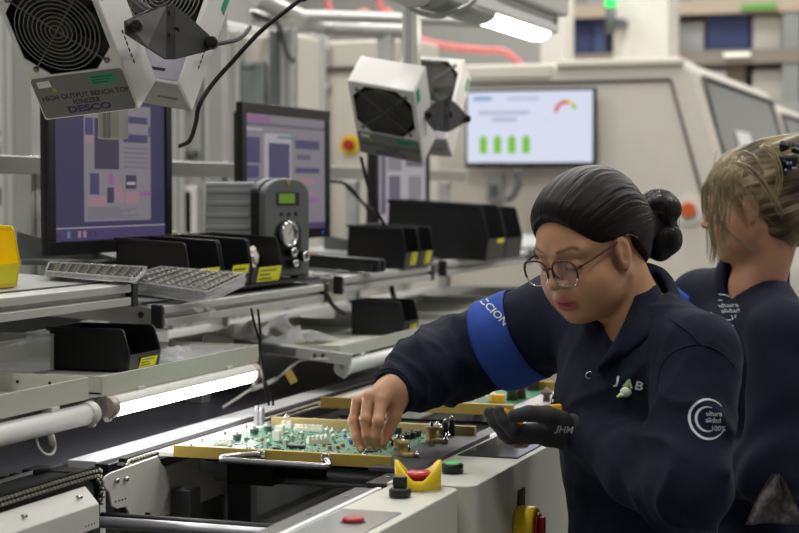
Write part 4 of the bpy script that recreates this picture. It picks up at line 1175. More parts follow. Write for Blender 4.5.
yoke('bent black bracket joining the two far ionizers', [at(434,104,d=4.27), at(424,112,d=4.25), at(424.5,119,d=4.25), at(433,130,d=4.27)], at(444,99,d=4.30), at(443,132,d=4.30), at(449,99,d=4.33), at(448,132,d=4.33),
     [at(462,124,d=4.40), at(467,121,d=4.42), at(467,117,d=4.42), at(457,105,d=4.38)], (at(428.5,115,d=4.245), .009), (at(467,119,d=4.42), .010), V((-1.489, 4.33, 1.70)))
oh = empty('overhead_rail', 'overhead aluminium rail with posts hanging the ionizers', 'overhead rail', (-1.475, 3.6, 2.42))
MB().bb(-1.50, -1.45, 1.4, 5.1, 2.42, 2.47, .003).build('rail', M_alu_l, oh)
def hpost(x, y, z0):
    m = MB(); m.bb(x-.02, x+.02, y-.019, y+.019, z0, 2.42, .0025); p = m.build('hanging_post', M_alu_l, oh)
    m = MB()
    for dx in (-.008, .0): m.bb(x+dx-.001, x+dx+.005, y-.0196, y-.0188, z0+.002, 2.40)
    m.build('post_groove', M_grey, p)
hpost(-1.464, 2.68, 1.537); hpost(-1.489, 4.33, 1.70)
for y in (1.5, 3.45, 4.45):
    MB().bb(-2.1, -1.45, y-.02, y+.02, 2.4705, 2.51, .003).build('cross_arm', M_alu_l, oh)
    MB().bb(-2.12, -2.08, y-.02, y+.02, 2.4205, 2.47, .003).build('arm_foot', M_alu_l, oh)

# bench lamp overhead
bl = empty('bench_lamp', 'lit overhead bench lamp with white casing, above the far ionizers', 'lamp', (-1.29, 4.68, 1.90), group=None)
M_lit = mat('lamp_diffuser_lit', rgb(250,245,235), .4, emit=(1, .93, .82), es=7.0)
def halfcyl(y0, y1, x, z, r, n=14):
    m = MB(); b = m.bm; A = []; B_ = []
    for k in range(n+1):
        a = PI+PI*k/n; A.append(b.verts.new((x+r*math.cos(a), y0, z+r*.62*math.sin(a)))); B_.append(b.verts.new((x+r*math.cos(a), y1, z+r*.62*math.sin(a))))
    for k in range(n): b.faces.new((A[k], A[k+1], B_[k+1], B_[k])).smooth = True
    b.faces.new(A); b.faces.new(B_[::-1]); b.faces.new((A[0], B_[0], B_[n], A[n])); return m
lx, lz = -1.315, 1.905
halfcyl(4.36, 4.94, lx, lz, .040).build('diffuser', M_lit, bl)
halfcyl(3.95, 4.36, lx, lz, .046).build('grey_end', mat('lamp_grey', rgb(150,152,148), .5), bl)
MB().bb(lx-.046, lx+.05, 3.95, 5.0, lz+.0005, lz+.05, .006).build('casing', M_iwhite, bl)
MB().bb(lx+.0, lx+.075, 4.35, 5.02, lz+.0505, lz+.16, .008).build('driver_box', M_white, bl)
m = MB(); m.bb(lx-.0006, lx-.0001, 4.55, 4.9, lz+.08, lz+.13); m.build('blue_sticker', mat('blue_sticker', rgb(70,86,140), .5), bl)
MB().cyl((lx+.0495, 4.95, lz+.03), (lx+.052, 4.95, lz+.03), .008, n=12).build('green_mark', M_green, bl)
m = MB()
for y in (4.05, 4.95): m.bb(lx-.008, lx+.008, y-.008, y+.008, lz+.05, 2.425)
m.bb(-1.51, lx+.012, 4.035, 4.065, 2.405, 2.4195); m.bb(-1.51, lx+.012, 4.935, 4.965, 2.405, 2.4195)
m.build('hanger', M_alu_l, bl)
b2_ = empty('bench_lamp', 'unlit overhead lamp casing at the top edge, beside the hanging post', 'lamp', (-1.33, 3.6, 1.93))
MB().bb(-1.40, -1.27, 3.30, 3.92, 1.905, 1.98, .012).build('casing', M_iwhite, b2_)
halfcyl(3.32, 3.90, -1.335, 1.9045, .045).build('diffuser', mat('lamp_frosted', rgb(196,196,192), .4), b2_)
m = MB()
for y in (3.36, 3.86): m.bb(-1.345, -1.33, y-.008, y+.008, 1.98, 2.425)
for y in (3.36, 3.86): m.bb(-1.51, -1.32, y-.012, y+.012, 2.405, 2.4195)
m.build('hanger', M_alu_l, b2_)
m = MB(); q = [at(x, y, d=4.15) for x, y in ((398,-8),(408,6),(424,14),(440,16),(452,12),(470,4),(480,-8))]
o = MB().tube(q, .006, 8, sub=6).build('conduit', M_alu, b2_)

# cables
def cable(label, pts, r, mt, name='cable', group=None):
    o = MB().tube([at(x, y, d=d) for x, y, d in pts], r, 8, sub=6).build(name, mt, None); tag(o, label, 'cable', group); return o
cable('thick black cable hanging from overhead to the near ionizers', [(420,-330,2.75),(360,-120,3.0),(312,-12,3.15),(297,2,3.15),(262,30,3.15),(232,62,3.15),(211,86,3.14),(199,106,3.12),(196,122,3.14),(190,140,3.2),(180,146,3.3)], .0042, M_rubber)
cable('thin dark cable drooping behind the thick black cable', [(214,44,3.05),(222,43,3.1),(236,40,3.2),(244,35,3.3),(250,27,3.4)], .0042, M_rubber)
cable('dark cable looping down the pale frame left of the far ionizers', [(254,14,6.0),(268,20,6.3),(278,24,6.3),(283,38,6.3),(287,52,6.3),(294,62,6.3)], .011, mat('grey_cable', rgb(88,90,88), .6))
cable('black cable from the far ionizer down to the black bins', [(361,157,4.35),(366,178,4.35),(374,205,4.4),(385,226,4.45)], .0045, M_rubber)
cable('black cable arching behind the second monitor', [(329,181,5.0),(343,183,5.0),(354,191,5.0),(362,202,5.0),(372,210,5.0),(380,214,5.0)], .0045, M_rubber)
cable('black cable dropping behind the pair of bins', [(346,186,5.05),(356,196,5.05),(367,208,5.05),(367.5,226,5.05)], .0045, M_rubber)
cable('left of two thin dark cables hanging down to the conveyor', [(251,308,3.36),(254,322,3.36),(260,345,3.36),(262,372,3.36),(266,392,3.40),(269,405,3.42)], .0025, M_rubber)
cable('right of two thin dark cables hanging down to the conveyor', [(258,309,3.36),(260,330,3.36),(261,352,3.36),(264,378,3.36),(272,396,3.40),(273,405,3.42)], .0025, M_rubber)
wc = empty('white_lead', 'white lead with a yellow tag beside the lit tube lamp', 'lead', at(275, 380, d=3.95))
MB().tube([at(x, y, d=d) for x, y, d in ((222,408,3.72),(236,399,3.75),(250,390,3.8),(262,386,3.85),(275,380,3.9),(286,371,3.9),(297,362,3.9),(306,359,3.88),(325,359,3.86),(343,357,3.86))], .0035, 8, sub=6).build('lead', M_white, wc)
MB().tube([at(x, y, d=d) for x, y, d in ((252,389,3.8),(264,385,3.85),(276,379,3.9))], .0062, 8, sub=4).build('plug', M_white, wc)
c_ = at(291, 377, d=3.885)
MB().box(c_, (.018, .003, .030), Matrix((RV, FV, UV)).transposed() @ Euler((0,-.5,0)).to_matrix(), .0008).build('yellow_tag', mat('yellow_tag', rgb(196,168,80), .6), wc)
cable('short black cable under the second shelf end', [(326,292,4.16),(332,304,4.16),(340,311,4.16),(346,314,4.16)], .0055, M_rubber)
cable('black cable above the bin on the third tray', [(391,284,4.7),(393,294,4.7),(396,303,4.6)], .007, M_rubber)

# ================================================================ far machines
def Rz(t): return t
M_glass = mat('machine_window', rgb(120,124,122), .15, 0, var=.06, spec=.6)
M_seam = mat('dark_seam', rgb(70,68,64), .7)
def machine(label, y0, y1, xl, xr, zt, detail=True):
    t = empty('soldering_machine', label, 'machine', ((xl+xr)/2, (y0+y1)/2, 0), group='beige in-line machines')
    # cross-section: flat top, right flank sloping out to the waist
    xw = xr+.33; zw = zt-1.05
    sec = [(xl, .12), (xw, .12), (xw, zw), (xr+.04, zt-.04), (xr-.02, zt), (xl, zt)]
    m = MB(); m.prism(sec, Matrix(((1,0,0,0),(0,0,1,y0),(0,1,0,0),(0,0,0,1))), y1-y0, .03); m.build('body', M_beige, t)
    for x in (xl+.1, xw-.1):
        for y in (y0+.2, y1-.2): MB().bb(x-.04, x+.04, y-.04, y+.04, 0, .125).build('foot', M_greyd, t)
    # flank windows
    n = V((zt-.04-zw, 0, xw-xr-.04)).normalized()
    P = lambda f, y: V((xr+.04+(xw-xr-.04)*f, y, zt-.04+(zw-zt+.04)*f))
    k = 0; L = (y1-y0)
    for a, b in ((.015, .93),):
        ya, yb = y0+a*L, y0+b*L
        m = MB(); m.poly([P(.045, ya)+n*.012, P(.045, yb)+n*.012, P(.52, yb)+n*.012, P(.52, ya)+n*.012]); g = m.bm
        r_ = bmesh.ops.extrude_face_region(g, geom=list(g.faces)); bmesh.ops.translate(g, verts=[v for v in r_['geom'] if isinstance(v, bmesh.types.BMVert)], vec=-n*.010)
        wdo = m.build('window', M_glass, t)
        m = MB(); m.tube([P(.045, ya)+n*.012, P(.045, yb)+n*.012, P(.52, yb)+n*.012, P(.52, ya)+n*.012], .014, 6, closed=True); m.build('window_seal', M_seam, wdo)
        if detail:
            m = MB(); m.poly([P(.27, ya+.20*L)+n*.02, P(.27, ya+.38*L)+n*.02, P(.52, ya+.38*L)+n*.02, P(.52, ya+.20*L)+n*.02]); g = m.bm
            r_ = bmesh.ops.extrude_face_region(g, geom=list(g.faces)); bmesh.ops.translate(g, verts=[v for v in r_['geom'] if isinstance(v, bmesh.types.BMVert)], vec=-n*.004)
            m.build('paper_notice', M_paper, t)
    if detail:
        # seams of the end cover
        m = MB(); w_ = .012
        s = [(xl+.25, zt-.09), (xr-.08, zt-.09), (xr+.22, zw-.1)]
        for p, q_ in zip(s, s[1:]):
            m.tube([(p[0], y0-.002, p[1]), (q_[0], y0-.002, q_[1])], w_*.7, 6)
        m.build('cover_seam', M_seam, t)
        m = MB(); m.bb(xr-.62, xr-.02, y0-.02, y0+.3, zt-.025, zt+.012, .01); m.build('top_cover', M_cream, t)
        m = MB(); m.bb(xl, xr-.64, y0-.01, y0+.2, zt-.075, zt+.0, .015); m.build('header_strip', M_cream, t)
    return t
mY = at(600, 130, d=8.2).y
XRm = at(688, 60, Y=mY).x; ZTm = at(600, 62, Y=mY).z
machine('beige in-line soldering machine with the wall display on its end', mY, mY+2.6, -3.05, XRm, ZTm)
machine('second beige machine at the right edge, beyond the first one', mY+2.75, mY+4.7, -2.95, XRm+.02, ZTm-.06, False)
# display on the machine end
TLd, BRd = at(465, 90, Y=mY-.10), at(595, 167, Y=mY-.10)
ds = empty('wall_display', 'large bright display with green bars and a dial gauge', 'display', ((TLd.x+BRd.x)/2, mY-.06, BRd.z))
dw, dh = BRd.x-TLd.x, TLd.z-BRd.z
MB().bb(TLd.x, BRd.x, mY-.10, mY-.06, BRd.z, TLd.z, .006).build('casing', M_bez, ds)
D_bg = scr('display_white', (214,220,238)); D_gr = scr('display_green', (122,190,66)); D_tx = scr('display_text', (176,182,204)); D_bl = scr('display_blue', (120,150,205)); D_rd = scr('display_red', (214,84,72)); D_ye = scr('display_yellow', (222,196,70)); D_or = scr('display_orange', (226,130,60))
m = MB(); bzl = .012
def DR(u0, v0, u1, v1, k, lay=1):
    m.mi = k; Y = mY-.1005-.0006*lay; W = dw-2*bzl; Hh = dh-2*bzl-.01
    x0 = TLd.x+bzl; z0 = BRd.z+bzl+.01
    m.quad((x0+u0*W, Y, z0+v0*Hh), (x0+u1*W, Y, z0+v0*Hh), (x0+u1*W, Y, z0+v1*Hh), (x0+u0*W, Y, z0+v1*Hh))
DR(0, 0, 1, 1, 0)
for i in range(4):
    u = .10+.115*i; DR(u, .13, u+.062, .36, 1, 2); DR(u+.02, .36, u+.042, .39, 1, 2)
DR(.05, .88, .20, .93, 3, 2); DR(.32, .88, .58, .915, 2, 2); DR(.09, .68, .50, .73, 2, 2); DR(.20, .58, .40, .635, 2, 2); DR(.1, .0, .3, .012, 2, 2); DR(.62,.6,.64,.61,2,2)
W = dw-2*bzl; Hh = dh-2*bzl-.01
for k in range(12):
    a0, a1 = PI-k/12*PI*.9, PI-(k+1)/12*PI*.9; cx_, cz_ = TLd.x+bzl+.79*W, BRd.z+bzl+.01+.70*Hh
    m.mi = 4 if k < 7 else (6 if k < 8 else (5 if k < 10 else 1)); r0, r1 = .038, .056; Y = mY-.1017
    m.quad((cx_+r0*math.cos(a0), Y, cz_+r0*math.sin(a0)), (cx_+r1*math.cos(a0), Y, cz_+r1*math.sin(a0)), (cx_+r1*math.cos(a1), Y, cz_+r1*math.sin(a1)), (cx_+r0*math.cos(a1), Y, cz_+r0*math.sin(a1)))
m.build('screen', [D_bg, D_gr, D_tx, D_bl, D_rd, D_ye, D_or], ds, recalc=False)
m = MB(); m.bb((TLd.x+BRd.x)/2-.06, (TLd.x+BRd.x)/2+.06, mY-.06, mY+.001, BRd.z+.08, TLd.z-.08); m.build('wall_mount', M_greyd, ds)
MB_or = mat('orange_red', rgb(196,92,44), .4)
def estop(label, px, py, Y, ring, r=.05):
    q = at(px, py, Y=Y); t = empty('emergency_button', label, 'emergency stop', q, group='emergency buttons on the machines')
    MB().cyl(q, q+V((0,-.01,0)), r, n=24).build('yellow_plate', ring, t)
    MB().cyl(q+V((0,-.0102,0)), q+V((0,-.04,0)), r*(.5 if ring is M_white else .55), n=20, bev=.004).build('button', MB_or if ring is M_white else M_red, t)
estop('orange emergency button right of the dark hair bun', 689, 210, mY, M_white, .072)
# machine cluster: sockets and cables under the display
t = empty('cable_outlet', 'grey cable outlet below the wall display', 'outlet', at(497, 190, Y=mY-.03))
q = at(497, 187, Y=mY-.001)
m = MB(); m.bb(q.x-.04, q.x+.04, mY-.05, mY-.001, q.z-.07, q.z+.06, .008); m.build('outlet_box', M_grey, t)
m = MB(); m.bb(q.x-.02, q.x+.02, mY-.055, mY-.0505, q.z-.05, q.z+.01, .002); m.build('socket', M_greyd, t)
cable('grey hose below the display beside the dark hair', [(517,170,8.05),(518,184,8.05),(512,196,8.05),(506,199,8.05)], .018, M_greyd)

# cream machine section left of the display with an emergency button
def cabinet(label, px0, px1, py_top, Y, depth=.5, mt=M_cream, door=None, zt=None, win=None, grp='machine cabinets behind the bench', post=True):
    xa, xb = at(px0, 150, Y=Y).x, at(px1, 150, Y=Y).x; z = zt or at((px0+px1)/2, py_top, Y=Y).z
    t = empty('machine_cabinet', label, 'cabinet', ((xa+xb)/2, Y+depth/2, 0), group=grp)
    MB().bb(xa, xb, Y, Y+depth, .1, z, .012).build('body', mt, t)
    for x in (xa+.06, xb-.06): MB().bb(x-.03, x+.03, Y+.05, Y+depth-.05, 0, .105).build('foot', M_greyd, t)
    if post:
        for x in (xa+.026, xb-.026):
            m = MB(); m.bb(x-.025, x+.025, Y-.045, Y-.0005, .0, z+.02, .004); p_ = m.build('frame_post', M_alu_l, t)
            m = MB(); m.bb(x-.006, x+.006, Y-.0465, Y-.0445, .1, z); m.build('post_groove', M_grey, p_)
    for (a, b, c, d, mm, nm) in (door or []):
        x0, x1 = at(a, 150, Y=Y).x, at(b, 150, Y=Y).x; z1, z0 = at((a+b)/2, c, Y=Y).z, at((a+b)/2, d, Y=Y).z
        MB().bb(x0, x1, Y-.03, Y-.0005, z0, z1, .008).build(nm, mm, t)
    return t
M_gdoor = mat('grey_green_door', rgb(120,126,124), .4, 0, var=.04)
M_pane = mat('dark_pane', rgb(108,112,112), .15, 0, var=.05, spec=.7)
cabinet('cream cabinet behind the far ionizer with a red stop button', 318, 414, 40, 7.2, .35, M_cream, [(326,332,48,70,M_alu,'hinge'), (326,332,84,92,M_alu,'hinge'), (330,405,66,70,M_seam,'cover_gap')])
estop('red and yellow emergency button left of the far ionizer', 350.5, 145, 7.2, M_yellow, .045)
cabinet('grey cabinet with tall dark door behind the second monitor', 232, 298, 35, 5.95, .22, M_cream, [(235,268,62,150,M_gdoor,'tall_door'), (244,261,66,72,M_alu,'door_plate'), (272,298,30,160,M_pane,'side_pane')])
cabinet('pale cabinet between the near ionizers and the tall dark door', 177, 222, 20, 5.9, .5, M_alu_l, [(180,200,30,100,M_cream,'upper_door'), (181,199,150,157,M_greyd,'vent'), (204,220,20,180,M_pane,'side_pane'), (180,200,186,262,M_white,'lower_door'), (186,196,190,235,M_pane,'gauge_window')])
cabinet('white cabinet at the left edge behind the near monitor', -30, 18, 0, 5.85, .5, M_white, [(-20,17,105,146,M_white,'upper_door'), (-14,16,150,156,M_greyd,'vent'), (-20,16,182,250,M_cream,'lower_door'), (-8,12,186,208,M_pane,'gauge_window'), (0,10,128,138,M_dsteel,'lock')])
cabinet('pale cabinet behind the near ionizer, left of its monitor', 29, 79, 0, 5.9, .5, M_alu_l, [(30,44,110,160,M_white,'panel'), (34,40,148,151,M_greyd,'vent'), (24,40,196,258,M_white,'lower_door'), (42,60,200,262,M_cream,'lower_panel')])
cabinet('pale cabinet hidden mostly behind the near monitor', 84, 172, 5, 5.9, .5, M_white, [(100,140,30,240,M_cream,'door')])
# overhead frame of the cabinets
of = empty('enclosure_frame', 'pale aluminium overhead frame above the cream cabinet', 'frame', at(330, 26, d=6.6))
A_, B_ = at(262, 0, d=5.6), at(322, 30, d=7.0)
m = MB(); m.tube([at(255,-2,d=5.9), at(322,27,d=7.0)], .035, 4); m.build('side_beam', M_alu_l, of)
m = MB(); m.tube([at(318,26,d=7.0), at(408,31,d=7.1)], .032, 4); m.build('cross_beam', M_alu_l, of)
for px in (302, 312):
    q = at(px, 35, d=7.15); m = MB(); m.bb(q.x-.03, q.x+.03, q.y-.03, q.y+.03, 0, q.z, .004); m.build('post', M_alu_l, of)
q = at(386, 30, d=7.1); MB().bb(q.x-.03, q.x+.03, q.y-.03, q.y+.03, 0, q.z, .004).build('post', M_alu_l, of)
m = MB(); m.tube([at(250,16,d=6.3), at(325,16,d=6.7), at(440,20,d=7.0), at(480,22,d=7.1)], .022, 4); m.build('top_beam', M_alu_l, of)
for i, (pts, l) in enumerate(([[(318,-523,8.6),(326,-10,8.6),(365,12,8.6),(405,34,8.6),(440,45,8.6),(480,50,8.6),(505,52,8.6),(522,66,8.6)], 'red hose sagging above the beige machine'], [[(372,-523,8.9),(380,-8,8.9),(388,10,8.9),(396,24,8.9)], 'short red hose at the top edge left of the post'])):
    cable(l, [(a, b, c+.3) for a, b, c in pts], .020, mat('red_hose', rgb(206,120,118), .5), 'red_hose')

# ================================================================ distant hall: columns, racks, blue sheets
def block(name, label, cat, px0, px1, py0, py1, Y, depth, mt, group=None, ground=False):
    xa, xb = at(px0, 50, Y=Y).x, at(px1, 50, Y=Y).x; zc = (at(px0, py0, Y=Y).z, at(px0, py1, Y=Y).z)
    z1, z0 = max(zc), min(zc)
    if ground: z0 = 0
    o = MB().bb(xa, xb, Y, Y+depth, z0, z1, .01).build(name, mt, None); tag(o, label, cat, group); return o
M_colw = mat('column_white', rgb(206,203,196), .6, 0, var=.03)
c_ = block('pillar', 'broad white pillar behind the beige machine', 'pillar', 613, 668, -60, 60, 11.6, .4, M_colw, None, True)
c_ = block('pillar', 'narrow white pillar above the wall display', 'pillar', 540, 565, -60, 60, 11.2, .25, M_colw, None, True)
q = at(613, 3, Y=11.4)
sl = empty('signal_light', 'small green signal light beside the broad white pillar', 'signal light', q)
m = MB(); m.sphere(q+V((-.015,0,0)), (.042,.042,.04), 16, 10); m.build('green_lens', mat('green_lens', rgb(30,160,70), .4, emit=rgb(40,225,95), es=1.6), sl)
m = MB(); m.cyl(q+V((-.015,0,-.20)), q+V((-.015,0,-.031)), .035, n=14); m.bb(q.x-.02, q.x+.06, q.y+.03, q.y+.199, q.z-.15, q.z-.10); m.build('lamp_stem', M_greyd, sl)
rk = empty('storage_rack', 'tall storage rack in the blurred distance at upper right', 'rack', (at(730,60,Y=13.0).x, 13.3, 0))
ra, rb = at(560, 50, Y=13.0).x, at(830, 50, Y=13.0).x
for px in (554, 664, 792):
    q = at(px, 50, Y=13.0); m = MB(); m.bb(q.x-.06, q.x+.06, 12.95, 13.05, 0, 3.4); m.bb(q.x-.06, q.x+.06, 13.75, 13.85, 0, 3.4); m.build('rack_post', mat('rack_post', rgb(132,136,132), .6), rk)
for py, mt in ((8, mat('rack_beam_tan', rgb(172,158,140), .6)), (58, mat('rack_beam_brown', rgb(128,120,110), .6)), (110, M_grey)):
    z = at(700, py, Y=13.0).z; m = MB(); m.bb(ra, rb, 12.93, 12.99, z-.05, z+.05); m.bb(ra, rb, 13.0, 13.8, z-.05, z-.03); m.build('rack_beam', mt, rk)
M_navy = mat('blue_tarp', rgb(50,60,98), .7, 0, var=.1); M_pbox = mat('pale_carton', rgb(178,176,168), .7, 0, var=.05)
for a in (('blue_crate','large blue crate on the distant rack','crate',706,750,14,35,13.05,M_navy), ('blue_crate','blue crate on the rack left of the broad pillar','crate',566,592,14,32,13.05,M_navy), ('blue_crate','blue crate behind the narrow pillar above the display','crate',592,606,16,30,13.05,mat('blue_dim', rgb(66,76,112), .7)),
          ('carton','grey carton left of the large blue crate','carton',676,704,22,50,13.05,M_grey), ('carton','pale carton right of the large blue crate','carton',752,782,16,46,13.05,M_pbox),
          ('carton','pale carton below the tan beam at the right edge','carton',752,786,70,92,13.05,M_pbox), ('carton','dark brown carton on the lower rack level','carton',726,746,62,92,13.05,mat('brown_carton', rgb(112,100,88), .7))):
    nm, lb, ct, x0, x1, y0, y1, Y, mt = a
    zlo = at(700, 58 if y0 < 58 else 110, Y=13.0).z-.029
    xa, xb = at(x0, 50, Y=Y).x, at(x1, 50, Y=Y).x; z1 = at(x0, y0, Y=Y).z
    o = MB().bb(xa, xb, Y, Y+.55, zlo, z1, .02).build(nm, mt, None); tag(o, lb, ct, 'goods on the distant rack')
o = block('green_sign', 'small green strip on the distant tan beam', 'strip', 740, 776, 4, 11, 12.90, .02, mat('green_strip', rgb(96,150,70), .6))
q0, q1 = at(724, 55, Y=12.9), at(750, 55, Y=12.9); MB().bb(q0.x, q1.x, 12.88, 12.929, q0.z-.012, q0.z+.012).build('bright_label_bar', mat('bright_label_bar', rgb(230,228,215), .5, emit=(1,.97,.9), es=.5), rk)  # white label bar on the rack, given a weak glow to look bright
# ================================================================ the two workers
def A(x, y, d): return np.array(at(x, y, d=d), np.float32)
def axes(psi, pit, roll=0.0):
    """head / chest frame: psi = turn away from the camera to picture-left, pit = downward pitch (degrees) -> right, forward, up columns"""
    s, p = math.radians(psi), math.radians(pit); B = -FV
    f = RV*(-math.sin(s)*math.cos(p)) + UV*(-math.sin(p)) + B*(math.cos(s)*math.cos(p))
    u = RV*(-math.sin(s)*math.sin(p)) + UV*math.cos(p) + B*(math.cos(s)*math.sin(p))
    if roll:
        q = Matrix.Rotation(math.radians(roll), 3, f); u = q @ u
    r = f.cross(u)
    return np.array([list(r), list(f), list(u)], np.float32).T      # columns x, y, z
def ncloth(p, k, seed=0.0):
    """smooth cheap vector noise for cloth folds"""
    x, y, z = p[:, 0]*k+seed, p[:, 1]*k+seed*1.7, p[:, 2]*k-seed
    a = np.sin(x*1.0+1.7*np.sin(y*.8+z*.5))+np.sin(y*1.3+1.5*np.sin(z*.9+x*.4))+np.sin(z*1.15+1.6*np.sin(x*.7-y*.6))
    b = np.sin(2.1*x+1.2*np.sin(2.3*z-y))+np.sin(1.9*z+1.4*np.sin(2.2*y+x))
    return (a/3+.4*b/2)/1.4
def near(p, c, r):
    d = np.linalg.norm(p-c, axis=1)/r; return np.exp(-d*d)

def head_sdf(q):
    """q in head axes (x right, y forward, z up), origin between the ears"""
    ax = np.abs(q[:, 0]); m = np.stack([ax, q[:, 1], q[:, 2]], 1)   # mirrored
    d = sd_ell(q, (0,-.012,.044), (.073,.093,.078))
    d = smin(d, sd_ell(q, (0,.030,.030), (.066,.060,.062)), .02)
    d = smin(d, sd_ell(q, (0,.040,-.030), (.054,.050,.058)), .02)
    d = smin(d, sd_cap(m, (.053,.0,-.036), (.026,.052,-.072), .015, .016), .03)
    d = smin(d, sd_ell(m, (.033,.032,-.044), (.025,.036,.034)), .025)
    d = smin(d, sd_cap(q, (-.012,.064,-.078), (.012,.064,-.078), .017), .022)
    d = smin(d, sd_ell(q, (0,.030,-.058), (.043,.046,.034)), .025)
    d = smin(d, sd_ell(q, (0,.076,-.081), (.019,.013,.013)), .014)
    d = smin(d, sd_ell(m, (.040,.056,-.024), (.026,.025,.027)), .025)
    d = smin(d, sd_ell(m, (.034,.050,-.048), (.024,.028,.028)), .025)
    d = smin(d, sd_cap(m, (.014,.082,.032), (.048,.068,.030), .009, .008), .014)
    d = smax(d, -sd_ell(m, (.031,.102,.012), (.020,.020,.013)), .012)
    d = smin(d, sd_ell(m, (.031,.0735,.009), (.0165,.0150,.0135)), .004)
    d = smax(d, -sd_cap(m, (.019,.093,.0025), (.043,.090,.0030), .0015), .002)
    # nose
    d = smin(d, sd_cap(q, (0,.084,.026), (0,.104,-.012), .0060, .0085), .010)
    d = smin(d, sd_ell(q, (0,.1050,-.0165), (.0100,.0100,.0090)), .007)
    d = smin(d, sd_ell(m, (.0125,.0955,-.0205), (.0075,.0095,.0075)), .005)
    d = smax(d, -sd_ell(m, (.0068,.1005,-.0275), (.0036,.0055,.0045)), .002)
    # lips
    d = smin(d, sd_ell(q, (0,.083,-.050), (.026,.013,.016)), .010)
    d = smin(d, sd_ell(q, (0,.0920,-.0475), (.0230,.0095,.0060)), .004)
    d = smin(d, sd_ell(q, (0,.0910,-.0592), (.0205,.0098,.0074)), .004)
    d = smax(d, -sd_cap(m, (0,.1005,-.0530), (.021,.0880,-.0535), .0016), .002)
    # ears
    e = sd_ell(m, (.0750,.008,.003), (.0072,.0170,.0280))
    e = smin(e, sd_ell(m, (.0735,.012,-.022), (.0052,.0080,.0090)), .006)
    e = smax(e, -sd_ell(m, (.0825,.011,.008), (.0052,.0095,.0130)), .002); e = smax(e, -sd_ell(m, (.0810,.014,-.006), (.0045,.0065,.0085)), .002)
    d = smin(d, e, .005)
    return d

def skin_paint(O, Rh, sc, base, lipc, browc):
    def fn(p):
        q = ((p-O) @ Rh)/sc; ax = np.abs(q[:, 0])
        c = np.tile(np.array(base, np.float32), (len(p), 1))
        n = ncloth(p, 55.0, 2.0)[:, None]*.05; c = c*(1+n)
        def mix(w, col):
            nonlocal c; w = np.clip(w, 0, 1)[:, None]; c = c*(1-w)+np.array(col, np.float32)*w
        inhead = (q[:, 1] > .03) & (np.abs(q[:, 2]) < .12)
        lip = np.clip(1.4-((q[:, 0]/.0245)**2+((q[:, 2]+.0535)/.0125)**2)*1.15, 0, 1)*(q[:, 1] > .078)
        mix(lip*1.0, lipc)
        arch = .0345+.005*np.clip((ax-.012)/.028, 0, 1)-.45*np.clip(ax-.040, 0, 1)
        br = np.clip(1.5-np.abs(q[:, 2]-arch)/.0027, 0, 1)*np.clip((ax-.011)/.004, 0, 1)*np.clip((.054-ax)/.006, 0, 1)*(q[:, 1] > .045)
        mix(br*.75*inhead, browc)
        lash = np.clip(1.3-np.abs(q[:, 2]-.0028-.10*np.abs(ax-.031))/.0022, 0, 1)*np.clip((.0165-np.abs(ax-.031))/.003, 0, 1)*(q[:, 1] > .07)
        mix(lash*.9, (.012,.009,.008))
        nostril_shade = np.clip(1.2-np.linalg.norm(np.stack([ax-.0068, q[:, 2]+.0265], 1), axis=1)/.004, 0, 1)*(q[:, 1] > .088)
        mix(nostril_shade*.7, (.05,.02,.015))  # shade inside the nostrils, painted into the skin colour
        blush = np.exp(-((ax-.045)**2+(q[:, 2]+.02)**2)/.0009)*(q[:, 1] > .02); mix(blush*.12, (.40,.13,.09))
        ear = (ax > .070)&(np.abs(q[:, 2]) < .04); mix(ear*.15, (.42,.15,.10))
        return c
    return fn

M_skin = vcol_mat('skin', .46, bump=.12, bscale=260, sss=.12, spec=.42)
M_hair = vcol_mat('hair', .46, strand=True, sstr=.6, spec=.2)
M_navy_c = mat('navy_work_cloth', rgb(25,29,46), .88, 0, var=.10, scale=60, bump=.35, bscale=420, spec=.15, sheen=.03)
M_royal = mat('royal_blue_cloth', rgb(48,78,160), .8, 0, var=.06, scale=60, bump=.3, bscale=420, spec=.2)
M_thread = mat('silver_thread', rgb(196,200,206), .6, 0)
M_trous = mat('dark_trousers', rgb(26,28,38), .85)
M_shoe = mat('black_shoe', rgb(20,20,20), .5)
M_glove = mat('black_knit_glove', rgb(44,44,48), .75, 0, var=.12, scale=80, bump=.5, bscale=500)

# ---------------------------------------------------------------- worker in front
SCL = .97
RH = axes(50, 23, 0)
OH = A(593, 251, 2.80)
W1 = lambda q: OH+RH @ (np.array(q, np.float32)*SCL)
loc1 = at(648, 600, d=2.86); FLX, FLY = loc1.x+.02, loc1.y
p1 = empty('person', 'person with dark hair bun and glasses, reaching over the circuit board with a bare hand', 'person', (FLX, FLY, 0))

